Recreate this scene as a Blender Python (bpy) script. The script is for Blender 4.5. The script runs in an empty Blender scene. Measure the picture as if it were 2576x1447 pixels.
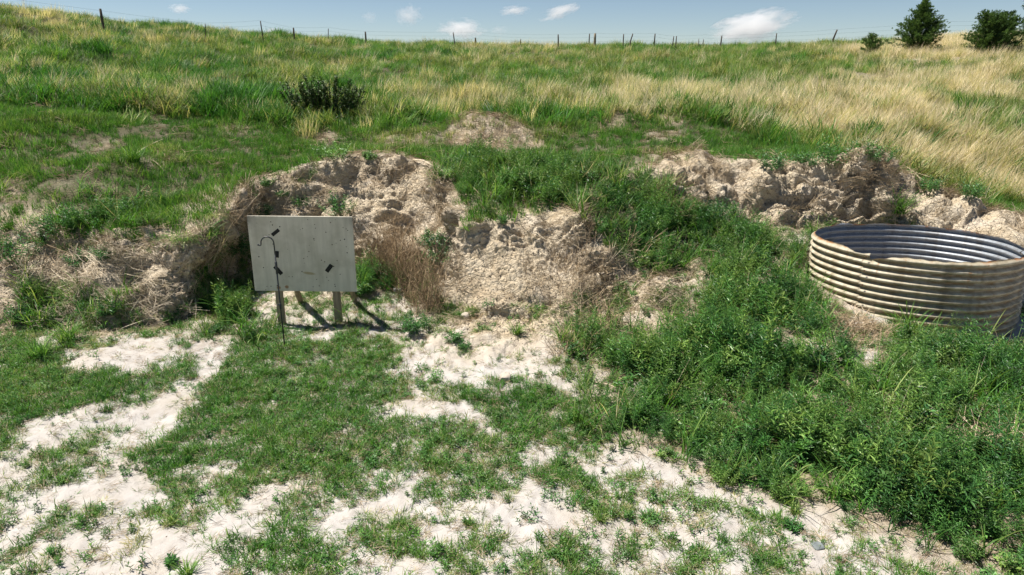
import bpy, bmesh, math, random
import numpy as np
from mathutils import Vector, Matrix, Euler
from mathutils.bvhtree import BVHTree

rng = np.random.default_rng(7)
random.seed(7)
R = math.radians
SC = bpy.context.scene
COL = SC.collection

# ------------------------------------------------------------------ camera
CH = 3.2                       # eye height over the pit floor
PITCH = R(18.0)
FPX, CX, CY = 1717.0, 1288.0, 723.5      # focal length and centre of a 2576 x 1447 frame
cam_d = bpy.data.cameras.new('camera')
cam_d.sensor_width = 36.0
cam_d.lens = 36.0 * FPX / 2576.0
cam_d.clip_start = 0.05
cam_d.clip_end = 20000
cam = bpy.data.objects.new('camera', cam_d)
cam.location = (0, 0, CH)
cam.rotation_euler = (math.pi / 2 - PITCH, 0, 0)
COL.objects.link(cam)
SC.camera = cam

# ------------------------------------------------------------------ sky, sun, exposure
SUN_EL, SUN_AZ = R(63.0), R(-74.0)       # azimuth from +Y (away from the camera), negative = left
sun_dir = Vector((math.sin(SUN_AZ) * math.cos(SUN_EL), math.cos(SUN_AZ) * math.cos(SUN_EL), math.sin(SUN_EL)))
world = bpy.data.worlds.new('World')
SC.world = world
world.use_nodes = True
wn = world.node_tree
wn.nodes.clear()
w_out = wn.nodes.new('ShaderNodeOutputWorld')
w_bg = wn.nodes.new('ShaderNodeBackground')
w_sky = wn.nodes.new('ShaderNodeTexSky')
w_sky.sky_type = 'NISHITA'
w_sky.sun_disc = False
w_sky.sun_elevation = SUN_EL
w_sky.sun_rotation = SUN_AZ
w_sky.altitude = 400
w_sky.air_density = 0.75
w_sky.dust_density = 0.05
w_sky.ozone_density = 0.9
w_bg.inputs['Strength'].default_value = 0.054
wn.links.new(w_sky.outputs[0], w_bg.inputs['Color'])
wn.links.new(w_bg.outputs[0], w_out.inputs['Surface'])

sun_d = bpy.data.lights.new('sun', 'SUN')
sun_d.energy = 5.0
sun_d.angle = R(0.55)
sun_d.color = (1.0, 0.95, 0.87)
sun = bpy.data.objects.new('sun', sun_d)
sun.rotation_euler = sun_dir.to_track_quat('Z', 'Y').to_euler()
sun.location = (0, 0, 30)
COL.objects.link(sun)

SC.view_settings.view_transform = 'Standard'
SC.view_settings.look = 'None'
SC.view_settings.exposure = 0.76
SC.view_settings.gamma = 1.0
SC.view_settings.use_curve_mapping = False
SC.render.engine = 'CYCLES'
SC.cycles.use_denoising = True
SC.cycles.max_bounces = 5
SC.cycles.diffuse_bounces = 2
SC.cycles.use_adaptive_sampling = True
SC.cycles.adaptive_threshold = 0.02
SC.cycles.transmission_bounces = 4
SC.cycles.transparent_max_bounces = 8
SC.cycles.volume_bounces = 8

# ------------------------------------------------------------------ numeric helpers
_T = np.random.default_rng(3).normal(size=(512, 3))
_T /= np.linalg.norm(_T, axis=1)[:, None]


def perlin(p, seed=0):
    p = np.asarray(p, dtype=np.float64)
    i0 = np.floor(p).astype(np.int64)
    f = p - i0
    w = f * f * f * (f * (f * 6 - 15) + 10)
    out = np.zeros(len(p))
    for dx in (0, 1):
        for dy in (0, 1):
            for dz in (0, 1):
                h = ((i0[:, 0] + dx) * 73856093) ^ ((i0[:, 1] + dy) * 19349663) ^ ((i0[:, 2] + dz) * 83492791) ^ (seed * 2654435)
                h = (h ^ (h >> 13)) * 1274126177
                g = _T[(h ^ (h >> 16)) & 511]
                d = g[:, 0] * (f[:, 0] - dx) + g[:, 1] * (f[:, 1] - dy) + g[:, 2] * (f[:, 2] - dz)
                wt = (w[:, 0] if dx else 1 - w[:, 0]) * (w[:, 1] if dy else 1 - w[:, 1]) * (w[:, 2] if dz else 1 - w[:, 2])
                out += d * wt
    return out * 1.6


def worley(p, seed=0):
    """distance to the nearest of one random point per cell"""
    i0 = np.floor(p).astype(np.int64)
    best = np.full(len(p), 9.0)
    for dx in (-1, 0, 1):
        for dy in (-1, 0, 1):
            for dz in (-1, 0, 1):
                c = i0 + (dx, dy, dz)
                h = (c[:, 0] * 73856093) ^ (c[:, 1] * 19349663) ^ (c[:, 2] * 83492791) ^ (seed * 2654435)
                h = (h ^ (h >> 13)) * 1274126177
                g = _T[(h ^ (h >> 16)) & 511] * 0.42 + 0.5
                best = np.minimum(best, ((c + g - p) ** 2).sum(1))
    return np.sqrt(best)


def noise2(x, y, s, seed=0):
    return perlin(np.stack([x / s, y / s, np.full_like(x, 0.37 + seed)], 1), seed)


def sstep(a, b, x):
    t = np.clip((x - a) / (b - a), 0, 1)
    return t * t * (3 - 2 * t)


class TPS:
    def __init__(self, pts, scale=4.0, reg=0.02):
        P = np.array(pts, float)
        self.c = P[:, :2] / scale
        self.s = scale
        n = len(P)
        K = self.k(np.linalg.norm(self.c[:, None] - self.c[None], axis=2)) + np.eye(n) * reg
        A = np.zeros((n + 3, n + 3))
        A[:n, :n] = K
        A[:n, n] = 1
        A[:n, n + 1:] = self.c
        A[n, :n] = 1
        A[n + 1:, :n] = self.c.T
        self.w = np.linalg.solve(A, np.concatenate([P[:, 2], np.zeros(3)]))

    @staticmethod
    def k(r):
        return r * r * np.log(r + 1e-9)

    def __call__(self, x, y):
        x = x / self.s
        y = y / self.s
        n = len(self.c)
        out = self.w[n] + self.w[n + 1] * x + self.w[n + 2] * y
        for (cx, cy), w in zip(self.c, self.w[:n]):
            r2 = (x - cx) ** 2 + (y - cy) ** 2
            out = out + w * 0.5 * r2 * np.log(r2 + 1e-12)
        return out


def ray(u, v):
    a, b = (u - CX) / FPX, (v - CY) / FPX
    return Vector((a, math.cos(PITCH) - b * math.sin(PITCH), -math.sin(PITCH) - b * math.cos(PITCH)))


def on(u, v, y):
    """world point seen at frame position (u, v) at distance y ahead of the camera"""
    d = ray(u, v)
    return Vector((0, 0, CH)) + d * (y / d.y)


# ------------------------------------------------------------------ the lie of the land
def P3(u, v, y):
    p = on(u, v, y)
    return (p.x, p.y, p.z)


UP = TPS([
    # tops of the cut bank
    (-12, 9.2, 1.1), (-6.5, 9.35, 1.02), (-5.0, 9.05, 1.08), (-4.5, 9.1, 1.12), P3(530, 452, 11.0), P3(700, 445, 11.0), P3(900, 395, 11.1), P3(1040, 415, 11.0),
    (-0.9, 10.2, 1.52), (-0.3, 9.25, 1.20), (0.8, 9.25, 1.19), (0.2, 10.5, 1.52), (1.6, 9.6, 1.32), (2.2, 10.6, 1.62),
    P3(1720, 412, 11.0), P3(1900, 408, 11.0), P3(2080, 408, 11.0), P3(2200, 392, 11.0), P3(2300, 470, 11.2), P3(2450, 505, 11.0), P3(2576, 560, 10.4), (9.5, 10.0, 0.75),
    # the grassy shelf behind it
    P3(40, 500, 9.9), P3(40, 400, 11.6), P3(250, 440, 10.6), P3(300, 380, 12.6), P3(620, 400, 13.0), P3(900, 365, 13.4), P3(1250, 372, 13.6), P3(1500, 395, 12.6), P3(1560, 330, 14.4),
    P3(1720, 292, 15.6), P3(1880, 370, 13.6), P3(2080, 390, 13.0), P3(2330, 470, 12.8), P3(2540, 500, 13.0), P3(600, 320, 15.0), P3(950, 305, 15.6), P3(300, 320, 14.2),
    # the hill
    P3(40, 300, 14.2), P3(60, 200, 18.5), P3(60, 110, 24), P3(40, 32, 29), P3(250, 66, 31), P3(250, 180, 20), P3(500, 200, 21), P3(500, 100, 31), P3(700, 92, 37),
    P3(820, 262, 17.2), P3(900, 180, 25), P3(1200, 262, 18), P3(1200, 190, 25), P3(1288, 140, 34), P3(1000, 106, 42), P3(1288, 112, 45), P3(1600, 112, 45), P3(1600, 240, 19.5), P3(1700, 180, 27),
    P3(1900, 112, 44), P3(1950, 250, 19), P3(2000, 330, 15.4), P3(2150, 105, 43), P3(2150, 200, 24), P3(2300, 350, 15.5), P3(2300, 250, 19.5), P3(2320, 118, 34), P3(2400, 92, 42), P3(2500, 400, 15), P3(2560, 300, 17.5), P3(2560, 200, 23), P3(2560, 118, 31), P3(2560, 86, 38),
    (-40, 28, 5.5), (-40, 10, 2.5), (45, 34, 4.8), (40, 14, 1.6), (-30, 60, 4.6), (0, 64, 4.0), (30, 64, 4.2), (60, 60, 4.0), (-60, 50, 4.6),
], 6.0, 0.002)

LO = TPS([
    (-9, 3, 0), (-9, 7.5, 0.08), (-5, 7.6, 0.04), (-4, 6, 0), (-3, 7.5, 0), (-2.6, 8.25, 0.04), (-3.6, 9.0, 0.06), (-2.6, 9.05, 0.24), (-1.6, 9.0, 0.12), (-2.6, 9.9, 0.22), (-3.9, 10.0, 0.05), (-1.3, 9.7, 0.25),
    (-1, 7.9, 0.06), (0, 7.9, 0.14), (0, 6.6, 0.0), (1.2, 7.9, 0.2), (1.0, 6.8, 0.03), (2.0, 8.2, 0.42), (2.6, 9.2, 0.7), (3.2, 8.2, 0.5), (3.6, 9.6, 0.78), (4.6, 9.9, 0.78), (2.2, 7.0, 0.2), (2, 5.8, 0.0),
    (3.4, 6.6, 0.3), (4.2, 7.4, 0.34), (5.3, 8.6, 0.3), (5.3, 7.0, 0.20), (6.0, 7.1, 0.13), (6.8, 6.6, 0.16), (7.4, 8.6, 0.4), (5.5, 10.1, 0.72), (8.5, 9, 0.55), (3, 4.8, 0.0), (4.6, 5.2, 0.16), (6, 5.2, 0.2), (4.4, 3.9, 0.03),
    (0, 3, 0), (-6, 2, 0), (7, 3, 0.05), (0, -4, 0), (-12, -4, 0), (12, -4, 0), (14, 8, 0.5), (-14, 8, 0.2),
], 4.0, 0.002)

#            x      y     half width of the face
BANK = np.array([
    (-60.0, 8.0, 0.8), (-12.0, 8.4, 0.8), (-6.5, 8.68, 0.62), (-5.0, 8.55, 0.48), (-4.62, 8.52, 0.30), (-4.38, 8.74, 0.10), (-4.3, 9.3, 0.07), (-4.22, 10.1, 0.08), (-3.95, 10.75, 0.2), (-3.3, 10.75, 0.62), (-2.5, 10.75, 0.7), (-1.6, 10.55, 0.6),
    (-1.12, 9.95, 0.2), (-1.0, 9.2, 0.15), (-0.76, 8.72, 0.26), (-0.25, 8.6, 0.52), (0.35, 8.6, 0.56), (0.9, 8.72, 0.55), (1.4, 9.1, 0.62), (2.0, 9.8, 0.8), (3.0, 10.5, 0.5), (4.5, 10.6, 0.42),
    (5.6, 10.55, 0.36), (6.15, 10.8, 0.3), (6.5, 10.8, 0.6), (7.4, 10.1, 0.9), (9.0, 9.4, 1.0), (14.0, 8.6, 1.0), (60.0, 8.0, 1.0)])
TANK = (5.22, 8.55, 1.205)       # centre x, y, radius


def bank_dist(x, y):
    best = np.full(len(x), 1e9)
    wid = np.full(len(x), 0.5)
    for (x0, y0, w0), (x1, y1, w1) in zip(BANK[:-1], BANK[1:]):
        dx, dy = x1 - x0, y1 - y0
        t = np.clip(((x - x0) * dx + (y - y0) * dy) / (dx * dx + dy * dy), 0, 1)
        d = np.hypot(x - x0 - t * dx, y - y0 - t * dy)
        m = d < best
        best[m] = d[m]
        wid[m] = (w0 + (w1 - w0) * t)[m]
    sgn = np.where(y > np.interp(x, BANK[:, 0], BANK[:, 1]), 1.0, -1.0)
    return best * sgn, wid


def bump(x, y, cx, cy, rx, ry, h):
    return h * np.exp(-(((x - cx) / rx) ** 2 + ((y - cy) / ry) ** 2))


def height(x, y):
    x = np.asarray(x, float)
    y = np.asarray(y, float)
    wx = x + 0.11 * noise2(x, y, 0.8, 11) + 0.06 * noise2(x, y, 0.3, 12)
    wy = y + 0.14 * noise2(x, y, 0.8, 13) + 0.05 * noise2(x, y, 0.3, 14)
    d, w = bank_dist(wx, wy)
    lo = LO(np.clip(x, -14, 14), np.clip(y, -4, 11))
    yc = np.minimum(y, 62)
    up = UP(np.clip(x, -55, 55), np.clip(yc, 7.5, 62))
    up = np.where(y > 62, up - (y - 62) * 0.01, up)
    up = up - 0.26 * sstep(16, 22, y)
    up += bump(x, y, *on(1225, 330, 14.9)[:2], 1.0, 0.7, 0.30)
    up += bump(x, y, 5.75, 10.95, 0.45, 0.4, 0.18)
    up += bump(x, y, *on(1320, 298, 15.9)[:2], 0.5, 0.4, 0.12)
    lo = np.minimum(lo, up - 0.05)
    s = np.clip(0.5 + d / (2 * w), 0, 1)
    s = 0.55 * s + 0.45 * s * s * (3 - 2 * s)
    z = lo + (up - lo) * s
    rt = np.hypot(x - TANK[0], y - TANK[1])
    moat = TANK[2] + np.where(y > TANK[1], 0.07, -0.02)
    z = np.where(rt < moat, np.minimum(z, 0.10), z)
    return z


def march(u, v, tmax=70.0):
    """where the line of sight through frame position (u, v) meets the bare land"""
    d = ray(u, v)
    t = np.concatenate([np.linspace(2.5, 16, 1400), np.linspace(16, tmax, 900)])
    X, Y, Z = d.x * t, d.y * t, CH + d.z * t
    hit = np.nonzero(Z < height(X, Y))[0]
    k = hit[0] if len(hit) else len(t) - 1
    return X[k], Y[k]


# ------------------------------------------------------------------ ground cover map: outlines on the land
def poly(*uv):
    return np.array([march(u, v) for u, v in uv])


def inside(pg, x, y, soft=0.12):
    """1 inside the outline, 0 outside, soft edge"""
    n = len(pg)
    best = np.full(len(x), 1e9)
    ins = np.zeros(len(x), bool)
    for i in range(n):
        x0, y0 = pg[i]
        x1, y1 = pg[(i + 1) % n]
        dx, dy = x1 - x0, y1 - y0
        t = np.clip(((x - x0) * dx + (y - y0) * dy) / (dx * dx + dy * dy + 1e-12), 0, 1)
        best = np.minimum(best, np.hypot(x - x0 - t * dx, y - y0 - t * dy))
        if y0 != y1:
            cr = ((y0 > y) != (y1 > y)) & (x < x0 + (y - y0) * dx / dy)
            ins ^= cr
    sd = np.where(ins, best, -best)
    return sstep(-soft, soft, sd)


LAWN = [  # (cover, softness, outline)
    (0.45, 0.3, poly((0, 1030), (500, 1100), (420, 1220), (0, 1240))),
    (0.44, 0.3, poly((0, 1240), (900, 1180), (2100, 1300), (2576, 1447), (0, 1447))),
    (0.60, 0.25, poly((560, 1160), (1000, 1120), (1010, 1260), (760, 1290), (560, 1240))),
    (0.62, 0.25, poly((980, 1100), (1130, 1060), (1250, 1120), (1400, 1100), (1560, 1180), (1520, 1290), (1200, 1280), (1040, 1250))),
    (0.84, 0.2, poly((575, 860), (640, 835), (720, 832), (800, 846), (900, 835), (985, 865), (1005, 930), (985, 1010), (1010, 1080), (960, 1170), (820, 1190), (640, 1170), (520, 1150), (400, 1180), (350, 1160), (430, 1080), (470, 990), (530, 930))),
    (0.92, 0.18, poly((0, 850), (120, 880), (230, 940), (380, 960), (370, 1010), (250, 1030), (180, 1040), (90, 1070), (60, 1110), (0, 1110))),
    (0.72, 0.16, poly((400, 880), (520, 860), (560, 880), (470, 960), (380, 970))),
    (0.88, 0.2, poly((1150, 1000), (1250, 960), (1400, 990), (1490, 1050), (1470, 1120), (1300, 1100), (1180, 1060))),
    (0.55, 0.2, poly((930, 930), (1050, 900), (1180, 940), (1180, 1000), (1000, 1010))),
    (0.60, 0.15, poly((640, 1350), (930, 1340), (900, 1447), (600, 1447))),
    (0.62, 0.2, poly((340, 1310), (440, 1200), (560, 1200), (470, 1290))),
    (0.10, 0.15, poly((210, 910), (300, 868), (420, 868), (475, 900), (400, 938), (300, 948), (200, 940))),
    (0.10, 0.15, poly((500, 872), (570, 856), (556, 900), (500, 955), (478, 945))),
    (0.10, 0.15, poly((360, 1040), (450, 960), (500, 965), (440, 1060), (400, 1110), (350, 1110))),
    (0.10, 0.15, poly((50, 1100), (130, 1060), (220, 1075), (200, 1120), (90, 1142))),
    (0.10, 0.15, poly((190, 1410), (300, 1330), (480, 1335), (570, 1400), (530, 1460), (190, 1460))),
    (0.10, 0.15, poly((800, 1272), (900, 1252), (1130, 1280), (1110, 1325), (960, 1312), (870, 1302))),
    (0.10, 0.15, poly((930, 1015), (1000, 1005), (1180, 1030), (1255, 1080), (1210, 1112), (1130, 1055), (960, 1045))),
    (0.10, 0.15, poly((1540, 1130), (1640, 1150), (1600, 1195), (1540, 1185))),
    (0.10, 0.15, poly((1640, 1190), (1760, 1200), (1950, 1250), (2050, 1280), (2110, 1335), (1950, 1305), (1750, 1255))),
    (0.10, 0.15, poly((1250, 1315), (1400, 1250), (1490, 1290), (1420, 1345), (1300, 1360))),
    (0.10, 0.15, poly((0, 1130), (60, 1145), (40, 1195), (0, 1205))),
    (0.10, 0.15, poly((100, 1235), (330, 1210), (340, 1262), (200, 1285))),
    (0.10, 0.15, poly((560, 1280), (680, 1230), (720, 1250), (640, 1320), (560, 1330))),
    (0.10, 0.15, poly((720, 858), (760, 846), (830, 850), (790, 866))),
    (0.10, 0.15, poly((1020, 900), (1150, 815), (1400, 830), (1440, 890), (1300, 950), (1150, 960), (1040, 950))),
]
WEED = [
    (0.0, 0.1, poly((1400, 800), (1420, 800), (1420, 810))),
    (0.95, 0.38, poly((1490, 960), (1560, 900), (1650, 850), (1690, 800), (1760, 760), (1850, 740), (1930, 800), (2050, 900), (2180, 880), (2260, 830), (2400, 850), (2500, 900), (2700, 930), (2720, 1500), (2560, 1500), (2360, 1425), (2170, 1310), (2000, 1260), (1800, 1200), (1620, 1130), (1500, 1070))),
    (0.92, 0.35, poly((1480, 560), (1560, 540), (1700, 520), (1850, 565), (1960, 625), (2050, 650), (2060, 705), (1900, 705), (1780, 665), (1650, 690), (1540, 640))),
    (0.55, 0.25, poly((1085, 440), (1200, 405), (1300, 420), (1260, 500), (1200, 530), (1140, 510))),
    (0.62, 0.3, poly((1180, 500), (1260, 450), (1400, 425), (1640, 440), (1690, 500), (1640, 545), (1500, 560), (1400, 530), (1250, 540))),
    (0.6, 0.2, poly((1930, 690), (2060, 690), (2230, 800), (2080, 790))),
    (0.75, 0.25, poly((1800, 690), (1950, 690), (2070, 700), (2120, 790), (2080, 900), (1930, 830), (1840, 760))),
    (0.12, 0.15, poly((2080, 790), (2190, 805), (2240, 850), (2180, 885), (2090, 850))),
    (0.2, 0.1, poly((1890, 700), (1960, 700), (1960, 740), (1900, 740))),
    (0.1, 0.1, poly((2150, 900), (2220, 890), (2230, 960), (2150, 960))),
    (0.12, 0.08, poly((1585, 970), (1625, 960), (1635, 1010), (1600, 1020))),
    (0.55, 0.15, poly((520, 800), (600, 770), (690, 830), (640, 860), (560, 860), (480, 880))),
    (0.16, 0.12, poly((690, 815), (960, 805), (980, 835), (700, 835))),
    (0.7, 0.15, poly((500, 690), (600, 680), (640, 720), (560, 740), (500, 760))),
    (0.75, 0.15, poly((880, 690), (1010, 690), (1020, 735), (900, 738))),
    (0.6, 0.25, poly((60, 540), (200, 530), (330, 540), (420, 570), (330, 590), (200, 600), (80, 590))),
    (0.4, 0.3, poly((20, 720), (160, 700), (330, 740), (440, 760), (400, 830), (160, 830), (30, 800))),
    (0.6, 0.25, poly((1420, 830), (1520, 800), (1640, 830), (1560, 920), (1440, 910))),
    (0.7, 0.2, poly((0, 470), (130, 520), (250, 520), (330, 500), (440, 520), (440, 480), (330, 470), (150, 490))),
    (0.5, 0.12, poly((500, 700), (560, 690), (640, 730), (600, 770), (510, 800))),
]
DRY = [   # how straw-coloured the hill grass is
    (0.34, 1.6, poly((1000, 285), (1500, 285), (1800, 300), (2000, 360), (2300, 420), (2576, 520), (2576, 140), (2300, 150), (2050, 150), (1800, 200), (1500, 235), (950, 240))),
    (0.95, 0.7, poly((1950, 330), (2020, 220), (2250, 200), (2400, 320), (2576, 350), (2700, 420), (2700, 560), (2576, 530), (2420, 470), (2280, 420), (2120, 350))),
    (0.58, 1.5, poly((1640, 305), (1600, 235), (1850, 235), (2050, 175), (2300, 190), (2120, 340), (1920, 335))),
    (0.42, 0.6, poly((930, 285), (1050, 240), (1230, 235), (1300, 285))),
    (0.6, 1.0, poly((1480, 290), (1600, 235), (1760, 240), (1780, 320), (1650, 310))),
    (0.95, 1.5, poly((2080, 140), (2250, 118), (2400, 92), (2576, 82), (2576, 150), (2350, 160))),
    (0.85, 1.2, poly((2330, 230), (2420, 170), (2576, 160), (2576, 250), (2450, 270))),
    (0.50, 1.2, poly((0, 32), (250, 66), (520, 95), (720, 100), (520, 112), (250, 90), (0, 50))),
    (0.4, 1.5, poly((1150, 130), (1400, 118), (1420, 150), (1150, 165))),
    (0.15, 1.0, poly((1800, 140), (2000, 130), (2150, 170), (1950, 230), (1800, 220))),
    (0.35, 0.7, poly((2400, 300), (2576, 260), (2576, 350), (2450, 370))),
    (0.10, 0.7, poly((1750, 300), (1850, 300), (2000, 350), (2160, 400), (2000, 400), (1800, 370))),
    (0.24, 1.0, poly((0, 200), (500, 190), (700, 240), (600, 290), (0, 290))),
]
BARE = [  # thin brown or sandy spots on the shelf
    (0.95, 0.2, poly((1110, 365), (1160, 290), (1260, 283), (1330, 330), (1390, 360), (1260, 375))),
    (0.7, 0.2, poly((1460, 300), (1560, 292), (1570, 318), (1480, 322))),
    (0.7, 0.2, poly((1620, 330), (1700, 320), (1720, 345), (1640, 350))),
    (0.85, 0.2, poly((1560, 385), (1640, 378), (1720, 390), (1800, 405), (1680, 420), (1600, 405))),
    (0.7, 0.2, poly((720, 320), (800, 305), (860, 330), (800, 345))),
    (0.7, 0.2, poly((540, 315), (600, 308), (610, 330), (560, 335))),
    (0.65, 0.25, poly((930, 330), (1100, 320), (1110, 370), (1000, 390), (940, 370))),
    (0.75, 0.2, poly((0, 450), (60, 460), (70, 500), (0, 510))),
    (0.4, 0.2, poly((200, 370), (300, 360), (330, 420), (240, 420))),
    (0.4, 0.2, poly((360, 385), (460, 380), (470, 430), (380, 430))),
    (0.7, 0.2, poly((1660, 296), (1740, 290), (1740, 305), (1670, 308))),
    (0.5, 0.2, poly((1320, 290), (1400, 300), (1440, 350), (1360, 340))),
    (0.9, 0.2, poly((2290, 480), (2350, 470), (2430, 490), (2520, 540), (2576, 570), (2576, 620), (2300, 560))),
]


def layers(L, x, y, base):
    jx = x + 0.16 * noise2(x, y, 0.45, 21) + 0.06 * noise2(x, y, 0.15, 22)
    jy = y + 0.16 * noise2(x, y, 0.45, 23) + 0.06 * noise2(x, y, 0.15, 24)
    out = np.full(len(x), float(base))
    for val, soft, pg in L:
        m = inside(pg, jx, jy, soft)
        out = out * (1 - m) + val * m
    return out


# ------------------------------------------------------------------ terrain mesh
def build_terrain():
    az = np.concatenate([-np.linspace(math.pi, R(44), 90)[:-1] ** 1.0, np.linspace(-R(44), R(44), 900), np.linspace(R(44), math.pi, 90)[1:]])
    nr = 620
    rs = np.concatenate([np.linspace(0.3, 3.2, 40)[:-1], np.linspace(3.2, 18, 900)[:-1], np.geomspace(18, 60, 360)[:-1], np.geomspace(60, 600, 40)])
    azs = np.concatenate([az[::4], az[-1:]])
    A, Rr = np.meshgrid(azs, rs, indexing='ij')
    X0, Y0 = np.sin(A) * Rr, np.cos(A) * Rr
    Z0 = height(X0.ravel(), Y0.ravel()).reshape(A.shape)
    el = np.arctan2(Z0 - CH, Rr)
    dr = np.diff(Rr, axis=1)
    dz = np.diff(Z0, axis=1)
    dist = np.hypot(Rr, Z0 - CH)[:, 1:]
    wgt = np.abs(np.diff(el, axis=1)) + 0.22 * np.hypot(dr, dz) / dist
    rm = 0.5 * (Rr[:, 1:] + Rr[:, :-1])
    wgt *= np.where(rm < 3.3, 0.06, np.where(rm > 55, 0.08, 1.0))
    k = np.ones(9) / 9
    cw = np.concatenate([np.zeros((len(azs), 1)), np.cumsum(wgt, axis=1)], axis=1)
    cw /= cw[:, -1:]
    # the rows of neighbouring columns are kept in step
    pad = np.pad(cw, ((2, 2), (0, 0)), mode='edge')
    cws = sum(pad[i:i + len(azs)] for i in range(5)) / 5
    fi = np.minimum(np.arange(len(az)) / 4.0, len(azs) - 1.001)
    i0 = fi.astype(int)
    cw2 = cws[i0] * (1 - (fi - i0))[:, None] + cws[i0 + 1] * (fi - i0)[:, None]
    q = np.linspace(0, 1, nr)
    RR = np.stack([np.interp(q, cw2[i], rs) for i in range(len(az))])
    AA = np.repeat(az[:, None], nr, 1)
    X, Y = np.sin(AA) * RR, np.cos(AA) * RR
    x, y = X.ravel(), Y.ravel()
    z = height(x, y)
    nA = len(az)
    P = np.stack([x, y, z], 1).reshape(nA, nr, 3)
    du = np.gradient(P, axis=0)
    dv = np.gradient(P, axis=1)
    N = np.cross(dv, du)
    N /= np.linalg.norm(N, axis=2)[..., None] + 1e-12
    N[N[..., 2] < 0] *= -1
    Np = np.pad(N, ((3, 3), (3, 3), (0, 0)), mode='edge')
    N = sum(Np[i:i + nA, j:j + nr] for i in range(7) for j in range(7))
    N /= np.linalg.norm(N, axis=2)[..., None]
    Nf, Pf = N.reshape(-1, 3), P.reshape(-1, 3)

    d, w = bank_dist(x, y)
    near = (np.hypot(x, y) < 20) & (np.abs(np.arctan2(x, y)) < R(50))
    face = np.exp(-(np.clip(np.abs(d) - w * 0.9, 0, None) / 0.3) ** 2)
    weed = layers(WEED, x, y, 0.0)
    lawn = layers(LAWN, x, y, 0.44)
    bare = layers(BARE, x, y, 0.0)
    dry = layers(DRY, x, y, 0.08)
    slope = 1 - Nf[:, 2]
    clod = np.clip(face * 1.1 * sstep(0.03, 0.25, slope) + 0.55 * face + 0.5 * bare * (d > 0) + 0.85 * bump(x, y, -2.6, 9.0, 1.2, 0.55, 1.0) + 0.75 * bump(x, y, 0.1, 7.7, 1.3, 0.6, 1.0) + 0.85 * bump(x, y, 2.2, 8.5, 1.2, 1.0, 1.0) + 0.6 * bump(x, y, 4.0, 9.2, 0.9, 0.8, 1.0), 0, 1.15)
    clod *= near
    disp = np.zeros(len(x))
    i = np.nonzero(clod > 0.02)[0]
    p = Pf[i]
    q3 = p + 0.1 * np.stack([perlin(p / 0.4, 31), perlin(p / 0.4, 32), perlin(p / 0.4, 33)], 1)
    big = np.abs(perlin(q3 / 0.55, 34)) - 0.22
    mid = 0.55 - worley(q3 / 0.21, 35)
    q4 = p + 0.05 * np.stack([perlin(p / 0.13, 81), perlin(p / 0.13, 82), perlin(p / 0.13, 83)], 1)
    sml = np.abs(perlin(q4 / 0.13, 36)) - 0.2 + 0.28 * perlin(q4 / 0.07, 84)
    lev = p[:, 2] / 0.17 + 0.9 * perlin(p / 0.55, 85) + 0.35 * perlin(p / 0.16, 86)
    lev = lev - np.floor(lev)
    led = (np.where(lev < 0.82, lev / 0.82, (1 - lev) / 0.18) - 0.5) * sstep(-0.25, 0.25, perlin(p / 0.8, 87))
    tin = 0.55 - worley(q4 / 0.055, 37)
    frg = perlin(p / 0.05, 39) + 0.6 * perlin(p / 0.025, 40)
    mod = 0.35 + 1.0 * sstep(-0.4, 0.45, perlin(p / 0.6, 38))
    blk = 1 + 0.6 * sstep(2.0, 3.0, p[:, 0]) * sstep(9.3, 9.9, p[:, 1])
    disp[i] = clod[i] * ((1 - 0.35 * bump(p[:, 0], p[:, 1], -0.1, 8.5, 0.9, 0.6, 1.0)) * 0.22 * blk * big + 0.055 * (blk * 2 - 1) * led + mod * (1 - 0.6 * bump(p[:, 0], p[:, 1], -0.1, 8.4, 0.9, 0.6, 1.0)) * (0.045 * mid + 0.06 * sml + 0.020 * tin + 0.016 * frg))
    # pit floor: soft unevenness; hill: tussocks
    j = np.nonzero(near & (d < 0))[0]
    disp[j] += (0.035 * noise2(x[j], y[j], 0.9, 41) + 0.022 * noise2(x[j], y[j], 0.22, 42) + 0.009 * noise2(x[j], y[j], 0.07, 43)) * (1 - 0.6 * face[j])
    j = np.nonzero((d > 0.3) & (np.hypot(x, y) < 60))[0]
    disp[j] += ((0.16 + 0.16 * sstep(-3, -7, x[j])) * noise2(x[j], y[j], 2.6, 44) + 0.15 * noise2(x[j], y[j], 1.1, 45) * sstep(12, 16, y[j]) + 0.035 * noise2(x[j], y[j], 0.45, 46)) * sstep(0.3, 1.5, d[j])
    V = Pf + Nf * disp[:, None]
    # the left block leans out over the gully beside it
    ov = bump(x, y, -4.32, 9.45, 0.4, 0.75, 1.0) * np.exp(-(np.clip(np.abs(d - 0.12), 0, None) / 0.28) ** 2)
    V[:, 0] += 0.34 * ov * sstep(0.35, 1.0, V[:, 2])
    V[:, 2] -= 0.04 * ov
    idx = np.arange(nA * nr).reshape(nA, nr)
    quads = np.stack([idx[:-1, :-1], idx[:-1, 1:], idx[1:, 1:], idx[1:, :-1]], -1).reshape(-1, 4)
    # orientation: make normals point up
    a, b, c = V[quads[0, 0]], V[quads[0, 1]], V[quads[0, 2]]
    if np.cross(b - a, c - a)[2] < 0:
        quads = quads[:, ::-1]
    return V, quads, dict(d=d, w=w, face=face, weed=weed, lawn=lawn, bare=bare, dry=dry, clod=clod)


TV, TQ, TA = build_terrain()
TC = TV[TQ].mean(1)
_e1, _e2 = TV[TQ[:, 2]] - TV[TQ[:, 0]], TV[TQ[:, 3]] - TV[TQ[:, 1]]
_cr = np.cross(_e1, _e2)
TAREA = np.linalg.norm(_cr, axis=1) * 0.5
TN = _cr / (2 * TAREA[:, None] + 1e-12)
FA = {k: v[TQ[:, 0]] for k, v in TA.items()}
BVH = None


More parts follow.
